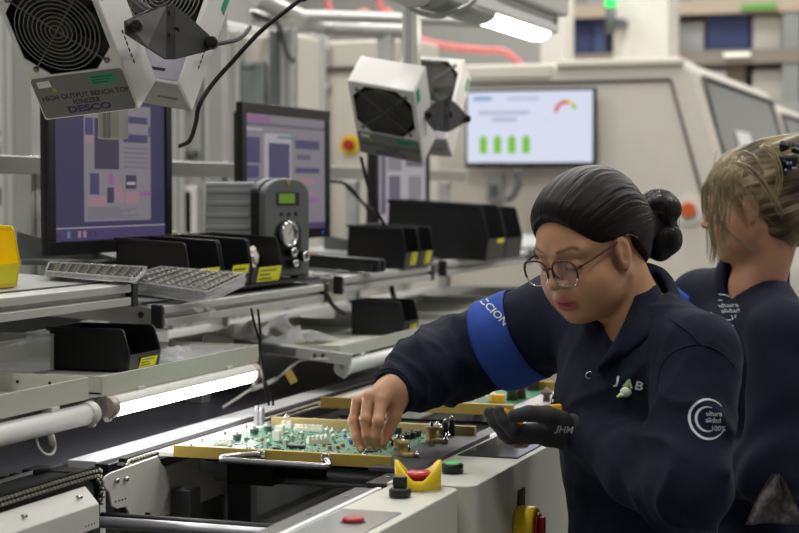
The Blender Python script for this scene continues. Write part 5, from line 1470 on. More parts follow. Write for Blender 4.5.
NB = A(634, 326, 2.845)
neckA, neckB = W1((0,-.030,-.045)), NB
hand_r = dict(wrist=A(398,386,2.955),
  f=[([A(358,402,2.955), A(353.5,421,2.945), A(356,437,2.93), A(361,449.5,2.925)], (.0105,.0092,.0082,.0068)),
     ([A(369,397,2.935), A(365.5,419,2.918), A(367,435,2.916), A(370.5,446.5,2.922)], (.0110,.0096,.0086,.0072)),
     ([A(382,400,2.925), A(378,421,2.905), A(376.5,436,2.91), A(377.2,446.5,2.922)], (.0112,.0096,.0086,.0072)),
     ([A(357,408,2.985), A(357,422,2.985), A(360,434,2.97), A(365,445,2.955)], (.0095,.0082,.0074,.0062))],
  th=([A(397,402,2.95), A(394,416,2.945), A(388,431,2.945), A(382.5,444,2.94)], (.0150,.0125,.0105,.0080)))
hand_l = dict(wrist=A(580,433,2.800),
  f=[([A(534,432,2.770), A(513,430.5,2.755), A(503,420.5,2.755), A(499,411.5,2.760)], (.0120,.0102,.0094,.0082)),
     ([A(529,435,2.790), A(505,433,2.780), A(494.5,421,2.780), A(489.5,412.5,2.785)], (.0120,.0104,.0096,.0084)),
     ([A(530,436,2.815), A(509,437,2.815), A(500,427,2.815), A(497,418,2.820)], (.0115,.0098,.0090,.0078)),
     ([A(535,436,2.840), A(520,438,2.845), A(511,431,2.850), A(507,423,2.850)], (.0105,.0090,.0082,.0070))],
  th=([A(560,422,2.760), A(547,415,2.735), A(529,413.5,2.725), A(514,416,2.725)], (.0170,.0135,.0115,.0095)))
def hand_sdf(p, H, grow=0.0, palm=.0135):
    d = None
    for pts, r in H['f']:
        e = sd_cap(p, H['wrist']*.6+pts[0]*.4, pts[0], palm, r[0])
        d = e if d is None else smin(d, e, .012)
    d = smin(d, sd_cap(p, H['wrist'], (H['f'][1][0][0]+H['f'][2][0][0])/2*.6+H['wrist']*.4, .021, .017), .012)
    d = smin(d, sd_cap(p, H['wrist']*.5+H['th'][0][0]*.5, H['th'][0][0], .016, .014), .014)
    for pts, r in H['f']: d = smin(d, chain(p, pts, r, .003), .0045)
    d = smin(d, chain(p, H['th'][0], H['th'][1], .004), .007)
    # nails / knuckle bumps
    for pts, r in H['f'][:3]: d = smin(d, np.linalg.norm(p-(pts[1]+(np.array(-FV, np.float32)*.0012)), axis=1)-r[1]*1.02, .004)
    return d-grow
SHr, ELr, CUr = A(556,322,3.02), A(450,361,3.10), A(392,393,2.962)
SHl, ELl, CUl = A(697,356,2.68), A(686,486,2.58), A(592,438,2.775)
LAT = (SHr-SHl)/np.linalg.norm(SHr-SHl)
TUP = np.array(UV, np.float32); TUP = TUP-LAT*float(TUP @ LAT); TUP /= np.linalg.norm(TUP)
TFW = np.cross(TUP, LAT); RT = np.stack([LAT, TFW, TUP], 1)
CH, WA, HP = A(634,412,2.845), A(641,505,2.86), A(648,600,2.86)
def torso1(p):
    d = sd_ell(p, CH, (.160,.112,.185), RT)
    d = smin(d, sd_ell(p, WA, (.140,.108,.17), RT), .05)
    d = smin(d, sd_ell(p, HP, (.158,.120,.15), RT), .05)
    d = smin(d, sd_cap(p, SHl*.85+SHr*.15, SHr*.85+SHl*.15, .058, .058), .05)
    return d
hipL, hipR = HP-LAT*.075, HP+LAT*.075
footL = np.array([FLX+.10, FLY-.10, 0], np.float32); footR = np.array([FLX+.04, FLY+.14, 0], np.float32)
def legs(p, hL, hR, fL, fR, g=0.0):
    d = None
    for h, f in ((hL, fL), (hR, fR)):
        kn = (h+f)/2; kn[2] = .46; an = f.copy(); an[2] = .09
        e = chain(p, [h, kn, an], (.082+g, .058+g, .044+g), .02); d = e if d is None else smin(d, e, .01)
    return d
def body1(p):
    q = ((p-OH) @ RH)/SCL
    d = head_sdf(q)*SCL
    d = smin(d, sd_cap(p, neckA, neckB, .054, .058), .022)
    d = smin(d, sd_cap(p, NB, NB-np.array((0,0,.10), np.float32), .06, .09), .03)
    t = torso1(p)+.022
    t = smin(t, chain(p, [SHl, ELl, CUl, hand_l['wrist']], (.045,.038,.030,.024), .02), .03)
    t = smin(t, chain(p, [SHr, ELr, CUr, hand_r['wrist']], (.045,.038,.027,.0235), .02), .03)
    t = smin(t, legs(p, hipL, hipR, footL, footR, -.012), .04)
    d = smin(d, t, .03)
    d = smin(d, hand_sdf(p, hand_r), .010)
    d = smin(d, hand_sdf(p, hand_l, -.0025), .010)
    return d
body = sdf_obj('body', body1, (-1.16, 2.45, .02), (-.30, 3.30, 1.60), .0024, M_skin, p1, 2)
SK1 = rgb(188,142,108)
paint(body, skin_paint(OH, RH, SCL, SK1, rgb(158,74,76), rgb(48,36,32)))

# nails on the bare hand
m = MB()
for pts, r in hand_r['f'][:3]:
    t_, d_ = V(pts[3].tolist()), V((pts[3]-pts[2]).tolist()).normalized()
    n_ = (-FV - d_*((-FV).dot(d_))).normalized(); F = Matrix((d_.cross(n_), d_, n_)).transposed()
    m.sphere(t_+n_*(r[3]*.80)-d_*.001, (.0046,.0062,.0018), 10, 6, F)
m.build('nail', mat('nail', rgb(206,160,140), .3), body)

# trousers and shoes
sdf_obj('trousers', lambda p: smax(smin(legs(p, hipL, hipR, footL, footR), sd_ell(p, HP, (.150,.113,.13), RT), .04), p[:, 2]*-1+.06, .01), (-.95, 2.5, .03), (-.25, 3.25, 1.0), .009, M_trous, p1, 2)
for f in (footL, footR):
    m = MB(); c = V(f.tolist()); F = Matrix.Rotation(math.radians(35), 3, 'Z')
    m.sphere(c+F @ V((-.03,0,.045)), (.12,.045,.045), 16, 10, F); m.box(c+F @ V((-.03,0,.010)), (.23,.085,.020), F, .006)
    m.build('shoe', M_shoe, p1)

# jacket
VA, VB = A(627,300,2.80), A(606,352,2.735)
def sleeve_r(p):
    return chain(p, [SHr, A(502,344,3.06), ELr, A(424,372,3.03), CUr], (.083,.072,.068,.060,.0385), .03)
def sleeve_l(p):
    return chain(p, [SHl, ELl, A(642,468,2.67), CUl], (.067,.062,.056,.043), .03)
def ridge(x): return (1-np.abs(np.sin(x)))**2
USR = (SHr-CUr)/np.linalg.norm(SHr-CUr); USL = (SHl-ELl)/np.linalg.norm(SHl-ELl); USF = (CUl-ELl)/np.linalg.norm(CUl-ELl)
def jacket1(p):
    d = torso1(p)
    d = smin(d, sd_cap(p, A(641,312,2.90), SHl, .052, .062), .03)
    d = smin(d, sd_cap(p, A(622,318,2.89), SHr, .052, .066), .03)
    d = smin(d, sd_cap(p, A(636,316,2.87), A(640,300,2.885), .072, .066), .02)
    sr, sl = sleeve_r(p), sleeve_l(p)
    # folds: rings round the sleeves, sweeping pulls from armpit and chest
    sr = sr-.011*near(p, ELr, .13)*ridge(52*((p-ELr) @ USR)+10*p[:, 2]+2.2*ncloth(p, 22, 1))-.006*near(p, CUr, .14)*ridge(70*((p-CUr) @ USR)+2.5*ncloth(p, 30, 2))
    sr = sr+.0045*ncloth(p, 34, 3.1)+.0016*ncloth(p, 95, 1.1)
    sl = sl-.014*near(p, ELl, .15)*ridge(34*((p-ELl) @ (USL-USF))+2.2*ncloth(p, 18, 4))-.005*near(p, SHl, .16)*ridge(45*((p-SHl) @ USF)+2*ncloth(p, 20, 6))
    sl = sl+.004*ncloth(p, 30, 7.7)+.0016*ncloth(p, 90, 2.7)
    d = d+.005*ncloth(p, 28, 5.3)+.0014*ncloth(p, 85, 3.3)-.010*near(p, A(640,420,2.70), .16)*ridge(36*(p @ (TUP*.75+LAT*.65))+2*ncloth(p, 16, 2))
    axr = (CUr-A(424,372,3.03)); axr /= np.linalg.norm(axr); axl = (CUl-A(642,468,2.67)); axl /= np.linalg.norm(axl)
    sr = smax(sr, -sd_cap(p, CUr-axr*.012, CUr+axr*.06, .0335, .040), .003)
    sr = smax(sr, np.where(np.linalg.norm(p-CUr, axis=1) < .09, (p-CUr) @ axr-.004, -1), .003)
    sl = smax(sl, -sd_cap(p, CUl-axl*.010, CUl+axl*.06, .038, .044), .003)
    d = smin(d, sl, .022); d = smin(d, sr, .03)
    # neck opening, sleeve mouths, hem
    d = smax(d, -sd_cap(p, VA+np.array((0,0,.20), np.float32), VA, .060, .054), .008)
    d = smax(d, -sd_cap(p, neckA, NB+np.array((0,0,.02), np.float32), .063, .063), .008)
    d = smax(d, -sd_cap(p, VA, VB, .046, .010), .006)
    d = smax(d, .66-p[:, 2], .006)
    return d
jacket = sdf_obj('jacket', jacket1, (-1.12, 2.40, .63), (-.28, 3.30, 1.50), .0042, M_navy_c, p1, 2)
JT = bvh_of(jacket)
Dv = FV
# cuff hem, seams
def ring_on(c, axis, r0, tube_r, n=44):
    ax = V(axis.tolist()).normalized(); F = frame(ax); c = V(c.tolist()); pts = []
    for k in range(n):
        u = F @ V((math.cos(2*PI*k/n), math.sin(2*PI*k/n), 0)); hit = JT.ray_cast(c+u*.2, -u, .2)
        pts.append(hit[0]+u*tube_r*.3 if hit[0] is not None else c+u*r0)
    return pts
axr_ = CUr-A(424,371,3.03)
m = MB(); m.tube(ring_on(CUr-axr_*.05, axr_, .04, .0016), .0016, 6, closed=True); m.build('cuff_stitching', M_navy_c, jacket)
# armband on the far sleeve
def band_mesh(pts3, width_dir, w_, ring_n=56, rows=9, off=.0022):
    """a strip hugging the sleeve: rings of rays between two stations"""
    bm = bmesh.new(); rings = []
    for j in range(rows):
        t = j/(rows-1); c = V((pts3[0]*(1-t)+pts3[1]*t).tolist()); ax = V((pts3[1]-pts3[0]).tolist()).normalized()
        ax = (ax+V((width_dir).tolist())*.0).normalized(); F = frame(ax, V((0,0,1))); r_ = []
        for k in range(ring_n):
            u = F @ V((math.cos(2*PI*k/ring_n), math.sin(2*PI*k/ring_n), 0)); hit = JT.ray_cast(c+u*.16, -u, .16)
            q = (hit[0] if hit[0] is not None and (hit[0]-c).length < .115 else c+u*.085)+u*off
            r_.append(bm.verts.new(q))
        rings.append(r_)
    for a, b in zip(rings, rings[1:]):
        for k in range(ring_n): bm.faces.new((a[k], a[(k+1) % ring_n], b[(k+1) % ring_n], b[k])).smooth = True
    bmesh.ops.smooth_vert(bm, verts=bm.verts, factor=.3, use_axis_x=True, use_axis_y=True, use_axis_z=True)
    bmesh.ops.solidify(bm, geom=list(bm.faces), thickness=-.0016)
    m = MB(); m.bm.free(); m.bm = bm; return m
ab = band_mesh([A(528,331,3.04), A(493,348,3.07)], LAT, 0).build('armband', M_royal, p1, label='royal blue armband with white lettering')
AT = bvh_of(ab)
def lay(mb, tree, tx, ty, c, off=.0020, direction=None):
    """mb holds flat lettering in its xy plane; put it on the cloth at c with axes tx, ty as the picture shows it"""
    dv = direction or FV
    M = Matrix((V(tx), V(ty), V(tx).cross(V(ty)).normalized())).transposed().to_4x4(); M.translation = V(c)
    bmesh.ops.transform(mb.bm, matrix=M, verts=mb.bm.verts)
    for _ in range(3):
        bmesh.ops.triangulate(mb.bm, faces=mb.bm.faces)
        bmesh.ops.subdivide_edges(mb.bm, edges=[e for e in mb.bm.edges if e.calc_length() > .0035], cuts=1)
    bmesh.ops.triangulate(mb.bm, faces=mb.bm.faces)
    r0 = (V(c)-CAM).normalized(); h0 = tree.ray_cast(CAM+r0*1.5, r0, 4.0)
    sh_ = (h0[0]-V(c)) if h0[0] is not None else V((0,0,0)); bad = []
    for v in mb.bm.verts:
        h = tree.ray_cast(v.co+sh_-dv*.25, dv, .5)
        if h[0] is not None and (h[0]-v.co-sh_).length < .06: v.co = h[0]-dv*off
        else: bad.append(v)
    if bad: bmesh.ops.delete(mb.bm, geom=bad, context='VERTS')
    return mb
def vv(px0, py0, px1, py1, d): return (at(px1, py1, d=d)-at(px0, py0, d=d)).normalized()
tx = vv(480, 302, 504, 328, 2.95); ty = vv(480, 302, 499, 287, 2.95)
m = MB(); m.text('INSPECCION', Matrix.Translation(V((-.022, 0, 0))), .0180, 0.0, bold=.0003)
lay(m, AT, tx, ty, at(493.5, 311, d=2.95), .0012).build('armband_lettering', M_thread, ab)
# collar
def ribbon(inner, outer, name, off=.004, thick=.003, n=18, rows=5, parent=None, tree=None):
    bm = bmesh.new(); I = spline([V(x.tolist()) for x in inner], n//(len(inner)-1)); O_ = spline([V(x.tolist()) for x in outer], n//(len(outer)-1))
    k = min(len(I), len(O_)); g = []
    for j in range(rows):
        t = j/(rows-1); r_ = []
        for i in range(k):
            q = I[i].lerp(O_[i], t); h = (tree or JT).ray_cast(q-FV*.12, FV, .22)
            if h[0] is not None and (h[0]-q).length < .05 and (t > .55 or (h[0]-q).dot(FV) < .004): q = h[0]-FV*(off+.006*(1-t))
            r_.append(bm.verts.new(q))
        g.append(r_)
    for a, b in zip(g, g[1:]):
        for i in range(k-1): bm.faces.new((a[i], a[i+1], b[i+1], b[i])).smooth = True
    bmesh.ops.smooth_vert(bm, verts=bm.verts, factor=.5, use_axis_x=True, use_axis_y=True, use_axis_z=True)
    bmesh.ops.solidify(bm, geom=list(bm.faces), thickness=thick)
    m = MB(); m.bm.free(); m.bm = bm; return m.build(name, M_navy_c, parent)
ribbon([A(641,263,2.86), A(638,283,2.80), A(627,312,2.762), A(613,341,2.735), A(596,368,2.715)], [A(653,266,2.87), A(663,292,2.80), A(655,322,2.735), A(633,350,2.71), A(600,377,2.715)], 'collar', parent=jacket)
# snaps, embroidery, badge, pin
for px, py in ((589,375),):
    c = at(px, py, d=2.7); h = JT.ray_cast(CAM+(c-CAM)*.6, (c-CAM).normalized(), 2)
    if h[0] is not None:
        F = frame(-FV); m = MB(); m.lathe([(.0062,0),(.0062,.0012),(.0048,.0016),(.0046,.0006)], Matrix.Translation(h[0]-FV*.0030) @ F.to_4x4(), 18, cap=False); m.build('snap_button', M_chrome, jacket)
tx = vv(614, 381, 645, 388, 2.7); ty = vv(628, 386, 631, 372, 2.7)
m = MB(); m.text('J', Matrix.Translation(V((-.0158,0,0))) @ Matrix.Diagonal(V((1.15,1,1,1))), .0185, 0, bold=.0004); m.text('A', Matrix.Translation(V((0,0,0))) @ Matrix.Diagonal(V((1.15,1,1,1))), .0185, 0, bold=.0004); m.text('B', Matrix.Translation(V((.0158,0,0))) @ Matrix.Diagonal(V((1.15,1,1,1))), .0185, 0, bold=.0004)
lay(m, JT, tx, ty, at(628, 383.5, d=2.7), .0035).build('embroidered_letters', M_thread, jacket)
c = JT.ray_cast(at(626, 390, d=1.8), (at(626, 390, d=2.5)-CAM).normalized(), 2)[0]-FV*.003
pin = MB(); pin.sphere(at(626, 392, d=(c-CAM).dot(FV)), (.0095,.0085,.006), 14, 10, Matrix((RV, UV, -FV)).transposed())
pin.sphere(at(622, 395, d=(c-CAM).dot(FV)), (.006,.004,.005), 12, 8, Matrix((RV, UV, -FV)).transposed()); 
pn = pin.build('charm', mat('pin_white', rgb(222,226,214), .4), p1, label='small white and lime green charm pinned over the letters')
g2 = MB(); g2.sphere(at(628.5, 384, d=(c-CAM).dot(FV)), (.0050,.0078,.0055), 12, 8, Matrix((RV, UV, -FV)).transposed()); g2.sphere(at(618.5, 396.5, d=(c-CAM).dot(FV)), (.0035,.0028,.004), 10, 8, Matrix((RV, UV, -FV)).transposed())
g2.build('green_tip', mat('lime_plastic', rgb(150,200,60), .4), pn)
# round sleeve badge
def arc_strip(m, cx, cy, r, w0, w1, a0, a1, n=36):
    prev = None
    for k in range(n+1):
        t = k/n; a = math.radians(a0+(a1-a0)*t); w_ = w0+(w1-w0)*math.sin(PI*t)
        q = (m.bm.verts.new((cx+(r-w_/2)*math.cos(a), cy+(r-w_/2)*math.sin(a), 0)), m.bm.verts.new((cx+(r+w_/2)*math.cos(a), cy+(r+w_/2)*math.sin(a), 0)))
        if prev: m.bm.faces.new((prev[0], prev[1], q[1], q[0]))
        prev = q
def badge(tree, c, tx, ty, s, parent, off=.0012):
    m = MB()
    arc_strip(m, 0, 0, .0265*s, .0008*s, .0036*s, 42, 330)
    arc_strip(m, -.001*s, 0, .0165*s, .0008*s, .0036*s, 70, 292)
    m.text('ultura', Matrix.Translation(V((.0075*s,.0075*s,0))), .0095*s, 0); m.text('alidad', Matrix.Translation(V((.0065*s,-.0015*s,0))), .0095*s, 0); m.text('100%', Matrix.Translation(V((.014*s,-.0125*s,0))), .0098*s, 0)
    return lay(m, tree, tx, ty, c, off).build('sleeve_badge', M_thread, parent)
badge(JT, at(708.5, 419, d=2.6), vv(690,419,726,421,2.6), vv(708,437,710,400,2.6), 1.06, jacket)
# shoulder seam
def seam(pts, name='seam', r=.0014, tree=None, parent=None):
    q = []
    for x, y in pts:
        c = at(x, y, d=2.0); h = (tree or JT).ray_cast(c, (c-CAM).normalized(), 1.9)
        if h[0] is not None: q.append(h[0]-FV*.0004)
    if len(q) > 2: MB().tube(q, r, 6, sub=3).build(name, M_navy_c, parent or jacket)
seam([(657,391),(659,372),(668,356),(684,347),(702,345),(720,352),(734,366)])
seam([(655,300),(670,318),(690,333),(700,345)])

# glove with cuff, print
glove = sdf_obj('glove', lambda p: smin(hand_sdf(p, hand_l, .0012, .0155), sd_cap(p, hand_l['wrist'], CUl-(CUl-ELl)*.06, .031, .034), .02), (-.92, 2.50, .98), (-.58, 3.00, 1.18), .0021, M_glove, p1, 1)
GT = bvh_of(glove)
m = MB(); m.text('JHM', Matrix(), .0160, 0, bold=.0004)
lay(m, GT, vv(562,429,578,431,2.8), vv(570,437,572,424,2.8), at(565, 430, d=2.6), .0012).build('glove_print', M_thread, glove)
# hair
def bun(q):
    d = sd_ell(q, (.0,-.174,.002), (.041,.037,.036)); d = smin(d, sd_ell(q, (.0,-.158,-.044), (.039,.039,.037)), .008)
    return d
def hair1(p):
    q = ((p-OH) @ RH)/SCL; ax = np.abs(q[:, 0])
    d = sd_ell(q, (0,-.007,.051), (.0835,.1085,.0890))
    d = smin(d, sd_ell(q, (0,-.056,-.004), (.064,.054,.066)), .03)
    d = smin(d, sd_cap(q, (0,-.09,.015), (0,-.140,-.014), .048, .028), .03)
    f1 = .849*q[:, 1]-.529*q[:, 2]-.0300+.004*np.cos(q[:, 0]*40)
    f2 = np.maximum(.806*q[:, 1]-.59*q[:, 2]+.0270, q[:, 2]-.030)
    d = smax(d, f1, .005)
    d = smax(d, -np.where(f2 > f2, f2, -np.maximum(.806*q[:, 1]-.59*q[:, 2]+.0270, -9)) if False else smin(.806*q[:, 1]-.59*q[:, 2]+.0270, .026-q[:, 2], .004), .005)
    # fine combed-back ridges
    an = np.arctan2(q[:, 0], q[:, 2]-.0)
    d = d+.0075*np.clip(1+f1/.032, 0, 1)**1.5
    d = d+.0006*np.sin(an*52+1.5*np.sin(q[:, 1]*60))*np.clip(-f1/.02, 0, 1)
    return d*SCL
hr = sdf_obj('hair', hair1, tuple(OH-.22), tuple(OH+.22), .0030, M_hair, p1, 1)
def strand1(p):
    q = ((p-OH) @ RH)/SCL; an = np.arctan2(q[:, 0], q[:, 2]+.01); return np.stack([an*26, q[:, 1]*9, np.zeros(len(q))], 1)
HC1 = rgb(17,14,15)
paint(hr, lambda p: np.tile(np.array(HC1, np.float32), (len(p), 1))); strands(hr, strand1)
bn = sdf_obj('hair_bun', lambda p: (bun(((p-OH) @ RH)/SCL)+.0016*np.sin(np.arctan2(((p-OH) @ RH)[:, 2]-.0, ((p-OH) @ RH)[:, 1]+.15)*5+((p-OH) @ RH)[:, 0]*160))*SCL, tuple(OH-.3), tuple(OH+.3), .0028, M_hair, p1, 1)
paint(bn, lambda p: np.tile(np.array(HC1, np.float32), (len(p), 1)))
def strandb(p):
    q = ((p-OH) @ RH)/SCL; return np.stack([np.arctan2(q[:, 2]+.01, q[:, 1]+.15)*4+q[:, 0]*40, q[:, 0]*160, q[:, 2]*60], 1)
strands(bn, strandb)
def hp_(x, y, z): return V(W1((x, y, z)).tolist())
m = MB(); m.tube([hp_(.034*math.cos(a), -.120-.006*math.sin(a), .002+.034*math.sin(a)) for a in [2*PI*k/28 for k in range(28)]], .0045, 8, closed=True)
m.build('hair_tie', mat('violet_band', rgb(88,66,140), .6), bn)
m = MB(); rr = random.Random(4)
for k in range(26):      # flyaway wisps
    a = rr.uniform(0, 2*PI); c = (rr.uniform(-.02,.02), -.150+rr.uniform(-.02,.02), -.01+rr.uniform(-.05,.04))
    r = rr.uniform(.035,.05); pts = []
    for j in range(6):
        t = a+j*.28; pts.append(hp_(c[0]+(j-3)*.004, -.150+r*math.cos(t)*(1+.05*j), -.012+r*1.15*math.sin(t)*(1+.03*j)))
    m.tube(pts, .00035, 4)
for k in range(16):
    x0 = rr.uniform(-.06,.06); pts = []
    for j in range(6):
        y = .05-j*.03; z = .135*math.sqrt(max(0, 1-(x0/.09)**2-((y+.01)/.12)**2))+.004*rr.random(); pts.append(hp_(x0+.004*rr.random(), y, z))
    m.tube(pts, .0003, 4)
m.build('loose_hair', mat('loose_dark_hair', rgb(40,32,28), .5), hr)
m = MB(); m.tube([hp_(-.012, -.112+.016*math.cos(a), .034+.014*math.sin(a)) for a in [2*PI*k/14 for k in range(12)]], .0022, 6); m.build('hair_curl', mat('loose_dark_hair', rgb(40,32,28), .5), bn)

# glasses
gl = MB(); low = MB(); lens = MB()
def lens_pts(s, n=32):
    out = []
    for k in range(n):
        a = 2*PI*k/n; c_, s_ = math.cos(a), math.sin(a); e = 2/2.9
        x = .0265*math.copysign(abs(c_)**e, c_); z = .0215*math.copysign(abs(s_)**e, s_); x *= 1-.10*(z < 0)*abs(z)/.02
        out.append((s*(.0325+x), .1055-.10*(.0325+x)**2*4-.13*z*.4, .004+z))
    return out
tort = mat('tortoise_frame', rgb(66,40,32), .25, 0, var=.5, scale=120); 
for s in (-1, 1):
    L = lens_pts(s); n = len(L)
    up = [hp_(*L[k]) for k in range(-1, n//2+2)]; dn = [hp_(*L[k % n]) for k in range(n//2, n+1)]
    gl.tube(up, .0019, 8); low.tube(dn, .0011, 8)
    f = [lens.bm.verts.new(hp_(*q)) for q in L]; lens.bm.faces.new(f)
    gl.tube([hp_(s*.060,.099,.013), hp_(s*.069,.090,.016), hp_(s*.0735,.060,.018), hp_(s*.0765,.02,.021), hp_(s*.078,-.010,.024), hp_(s*.077,-.030,.010)], .0017, 8, sub=3)
    gl.tube([hp_(s*.0085,.106,.010), hp_(s*.0085,.102,-.002), hp_(s*.0095,.098,-.007)], .0010, 6)
gl.tube([hp_(-.0085,.1055,.012), hp_(0,.1075,.015), hp_(.0085,.1055,.012)], .0019, 8)
g_ = gl.build('glasses', tort, p1, label='tortoise glasses with thin metal lower rims')
low.build('lower_rim', mat('rose_metal', rgb(190,170,164), .2, .9), g_)
bmesh.ops.solidify(lens.bm, geom=list(lens.bm.faces), thickness=.0012)
lens.build('lens', mat('clear_lens', (.5,.5,.6), .03, 0, alpha=.07, var=0, spec=.8), g_)

# yellow parts in the gloved palm, zip pull
M_yel2 = mat('amber_plastic', rgb(240,176,24), .4, 0, var=.05)
t = empty('yellow_connector', 'slanted yellow plastic part lying between the gloved fingers', 'plastic part', at(514, 419, d=2.765))
F = Matrix((vv(503,411,525,424,2.82), -FV, vv(503,411,525,424,2.82).cross(-FV))).transposed()
m = MB(); m.box(at(513, 417.0, d=2.762), (.036, .016, .011), F, .0015); b_ = m.build('connector_body', M_yel2, t)
m = MB(); m.box(at(516, 416, d=2.758), (.010, .018, .013), F, .001); m.build('connector_rib', M_yel2, t)
t = empty('yellow_connector', 'flat yellow plastic part resting above the gloved thumb', 'plastic part', at(547, 408, d=2.785))
F = Matrix((vv(533,409,561,406.5,2.84), -FV, vv(533,409,561,406.5,2.84).cross(-FV))).transposed()
m = MB(); m.box(at(547, 408.5, d=2.785), (.046, .020, .010), F, .0015); m.build('connector_body', M_yel2, t)
m = MB(); m.box(at(538, 406.5, d=2.785), (.008, .018, .006), F, .001); m.build('connector_rib', M_yel2, t)
t = empty('key_clip', 'small silver clip standing by the gloved wrist', 'clip', at(554, 400, d=2.87))
q = [at(x, y, d=2.87) for x, y in ((551,406),(552,399),(554,394),(556,399),(557,406))]
m = MB(); m.tube(q, .0013, 8, sub=4); m.build('wire_loop', M_steel, t)
m = MB(); m.sphere(at(554, 397, d=2.868), .0035, 10, 8); m.sphere(at(554, 403, d=2.868), .003, 10, 8); m.build('clip_bead', M_dsteel, t)

# ---------------------------------------------------------------- worker behind
RH2 = axes(104, 8, 0); OH2 = A(757, 209, 3.52); S2 = 1.0
W2 = lambda q: OH2+RH2 @ (np.array(q, np.float32)*S2)
p2 = empty('person', 'person with pinned-up ash blond hair, turned away at the right edge', 'person', (float(A(760,500,3.55)[0])+.02, float(A(760,500,3.55)[1]), 0))
NB2 = A(756,286,3.54); SHl2, SHr2 = A(786,340,3.36), A(702,303,3.78)
ELl2, WRl2 = A(776,470,3.30), A(700,470,3.55)
ELr2, WRr2 = A(662,372,3.80), A(628,420,3.72)
LAT2 = (SHr2-SHl2)/np.linalg.norm(SHr2-SHl2); TUP2 = np.array((0,0,1), np.float32); TUP2 = TUP2-LAT2*float(TUP2 @ LAT2); TUP2 /= np.linalg.norm(TUP2)
TF2 = np.cross(TUP2, LAT2); RT2 = np.stack([LAT2, TF2, TUP2], 1)
CH2, WA2, HP2 = A(752,390,3.56), A(757,480,3.56), A(760,570,3.56)
fx2, fy2 = p2.location.x, p2.location.y
f2L, f2R = np.array([fx2+.08, fy2-.10, 0], np.float32), np.array([fx2-.0, fy2+.13, 0], np.float32)
def torso2(p):
    d = sd_ell(p, CH2, (.165,.115,.19), RT2)
    d = smin(d, sd_ell(p, WA2, (.145,.11,.17), RT2), .05); d = smin(d, sd_ell(p, HP2, (.165,.125,.16), RT2), .05)
    return smin(d, sd_cap(p, SHl2*.86+SHr2*.14, SHr2*.86+SHl2*.14, .060), .05)
def body2(p):
    d = head_sdf(((p-OH2) @ RH2)/S2)*S2
    d = smin(d, sd_cap(p, W2((0,-.03,-.045)), NB2, .050, .056), .02)
    t = torso2(p)+.02
    t = smin(t, chain(p, [SHl2, ELl2, WRl2], (.045,.038,.026), .02), .03); t = smin(t, chain(p, [SHr2, ELr2, WRr2], (.045,.038,.026), .02), .03)
    t = smin(t, legs(p, HP2-LAT2*.075, HP2+LAT2*.075, f2L, f2R, -.012), .04)
    d = smin(d, t, .03)
    for w_, dr in ((WRl2, A(668,468,3.62)), (WRr2, A(606,440,3.70))):
        u = (dr-w_)/np.linalg.norm(dr-w_); s = np.cross(u, np.array((0,0,1), np.float32)); s /= np.linalg.norm(s)
        for k, o in enumerate((-.027,-.009,.009,.026)):
            b = w_+u*.085+s*o; d = smin(d, sd_cap(p, w_+u*.02+s*o*.6, b, .013, .0105), .008)
            l = (.062,.075,.072,.055)[k]; d = smin(d, chain(p, [b, b+u*l*.55-np.array((0,0,.010), np.float32), b+u*l*.85-np.array((0,0,.030), np.float32)], (.0098,.0088,.007), .003), .004)
        d = smin(d, chain(p, [w_+u*.02-s*.025, w_+u*.05-s*.048, w_+u*.085-s*.055-np.array((0,0,.012), np.float32)], (.014,.011,.008), .004), .008)
    return d
body_2 = sdf_obj('body', body2, (-1.30, 3.0, .02), (.05, 4.25, 1.62), .0034, M_skin, p2, 2)
paint(body_2, skin_paint(OH2, RH2, S2, rgb(196,146,116), rgb(160,92,88), rgb(96,78,60)))
sdf_obj('trousers', lambda p: smax(smin(legs(p, HP2-LAT2*.075, HP2+LAT2*.075, f2L, f2R), sd_ell(p, HP2, (.155,.118,.14), RT2), .04), .06-p[:, 2], .01), (-.75, 3.1, .03), (.15, 4.0, 1.05), .01, M_trous, p2, 2)
for f in (f2L, f2R):
    m = MB(); c = V(f.tolist()); F = Matrix.Rotation(math.radians(15), 3, 'Z')
    m.sphere(c+F @ V((-.03,0,.045)), (.12,.045,.045), 16, 10, F); m.box(c+F @ V((-.03,0,.010)), (.23,.085,.020), F, .006); m.build('shoe', M_shoe, p2)
def jacket2(p):
    d = torso2(p)
    d = smin(d, sd_cap(p, A(758,285,3.58), SHl2, .056, .066), .03); d = smin(d, sd_cap(p, A(748,285,3.58), SHr2, .056, .066), .03)
    sl = chain(p, [SHl2, ELl2, WRl2], (.070,.064,.045), .03); sr = chain(p, [SHr2, ELr2, WRr2], (.070,.062,.043), .03)
    sl = sl+.006*ncloth(p, 19, 1.3)+.006*near(p, ELl2, .1)*np.sin(75*((p-ELl2) @ LAT2)+p[:, 2]*40); sr = sr+.005*ncloth(p, 20, 2.2)
    d = d+.006*ncloth(p, 16, 8.8)
    d = smin(d, sl, .025); d = smin(d, sr, .025)
    d = smin(d, sd_cap(p, A(752,276,3.575), A(756,268,3.58), .074, .068), .02)
    d = smax(d, -sd_cap(p, W2((0,-.02,-.03)), NB2+np.array((0,0,.005), np.float32), .060, .060), .008)
    d = smax(d, -sd_cap(p, A(735,262,3.50), A(722,300,3.52), .045, .012), .008)
    for w_, e_ in ((WRl2, ELl2), (WRr2, ELr2)):
        u = (w_-e_)/np.linalg.norm(w_-e_); d = smax(d, -sd_cap(p, w_-u*.008, w_+u*.08, .037, .045), .004)
    return smax(d, .70-p[:, 2], .006)
jk2 = sdf_obj('jacket', jacket2, (-1.10, 3.0, .68), (.10, 4.2, 1.50), .0056, M_navy_c, p2, 2)
JT2 = bvh_of(jk2)
_JT = JT; JT = JT2
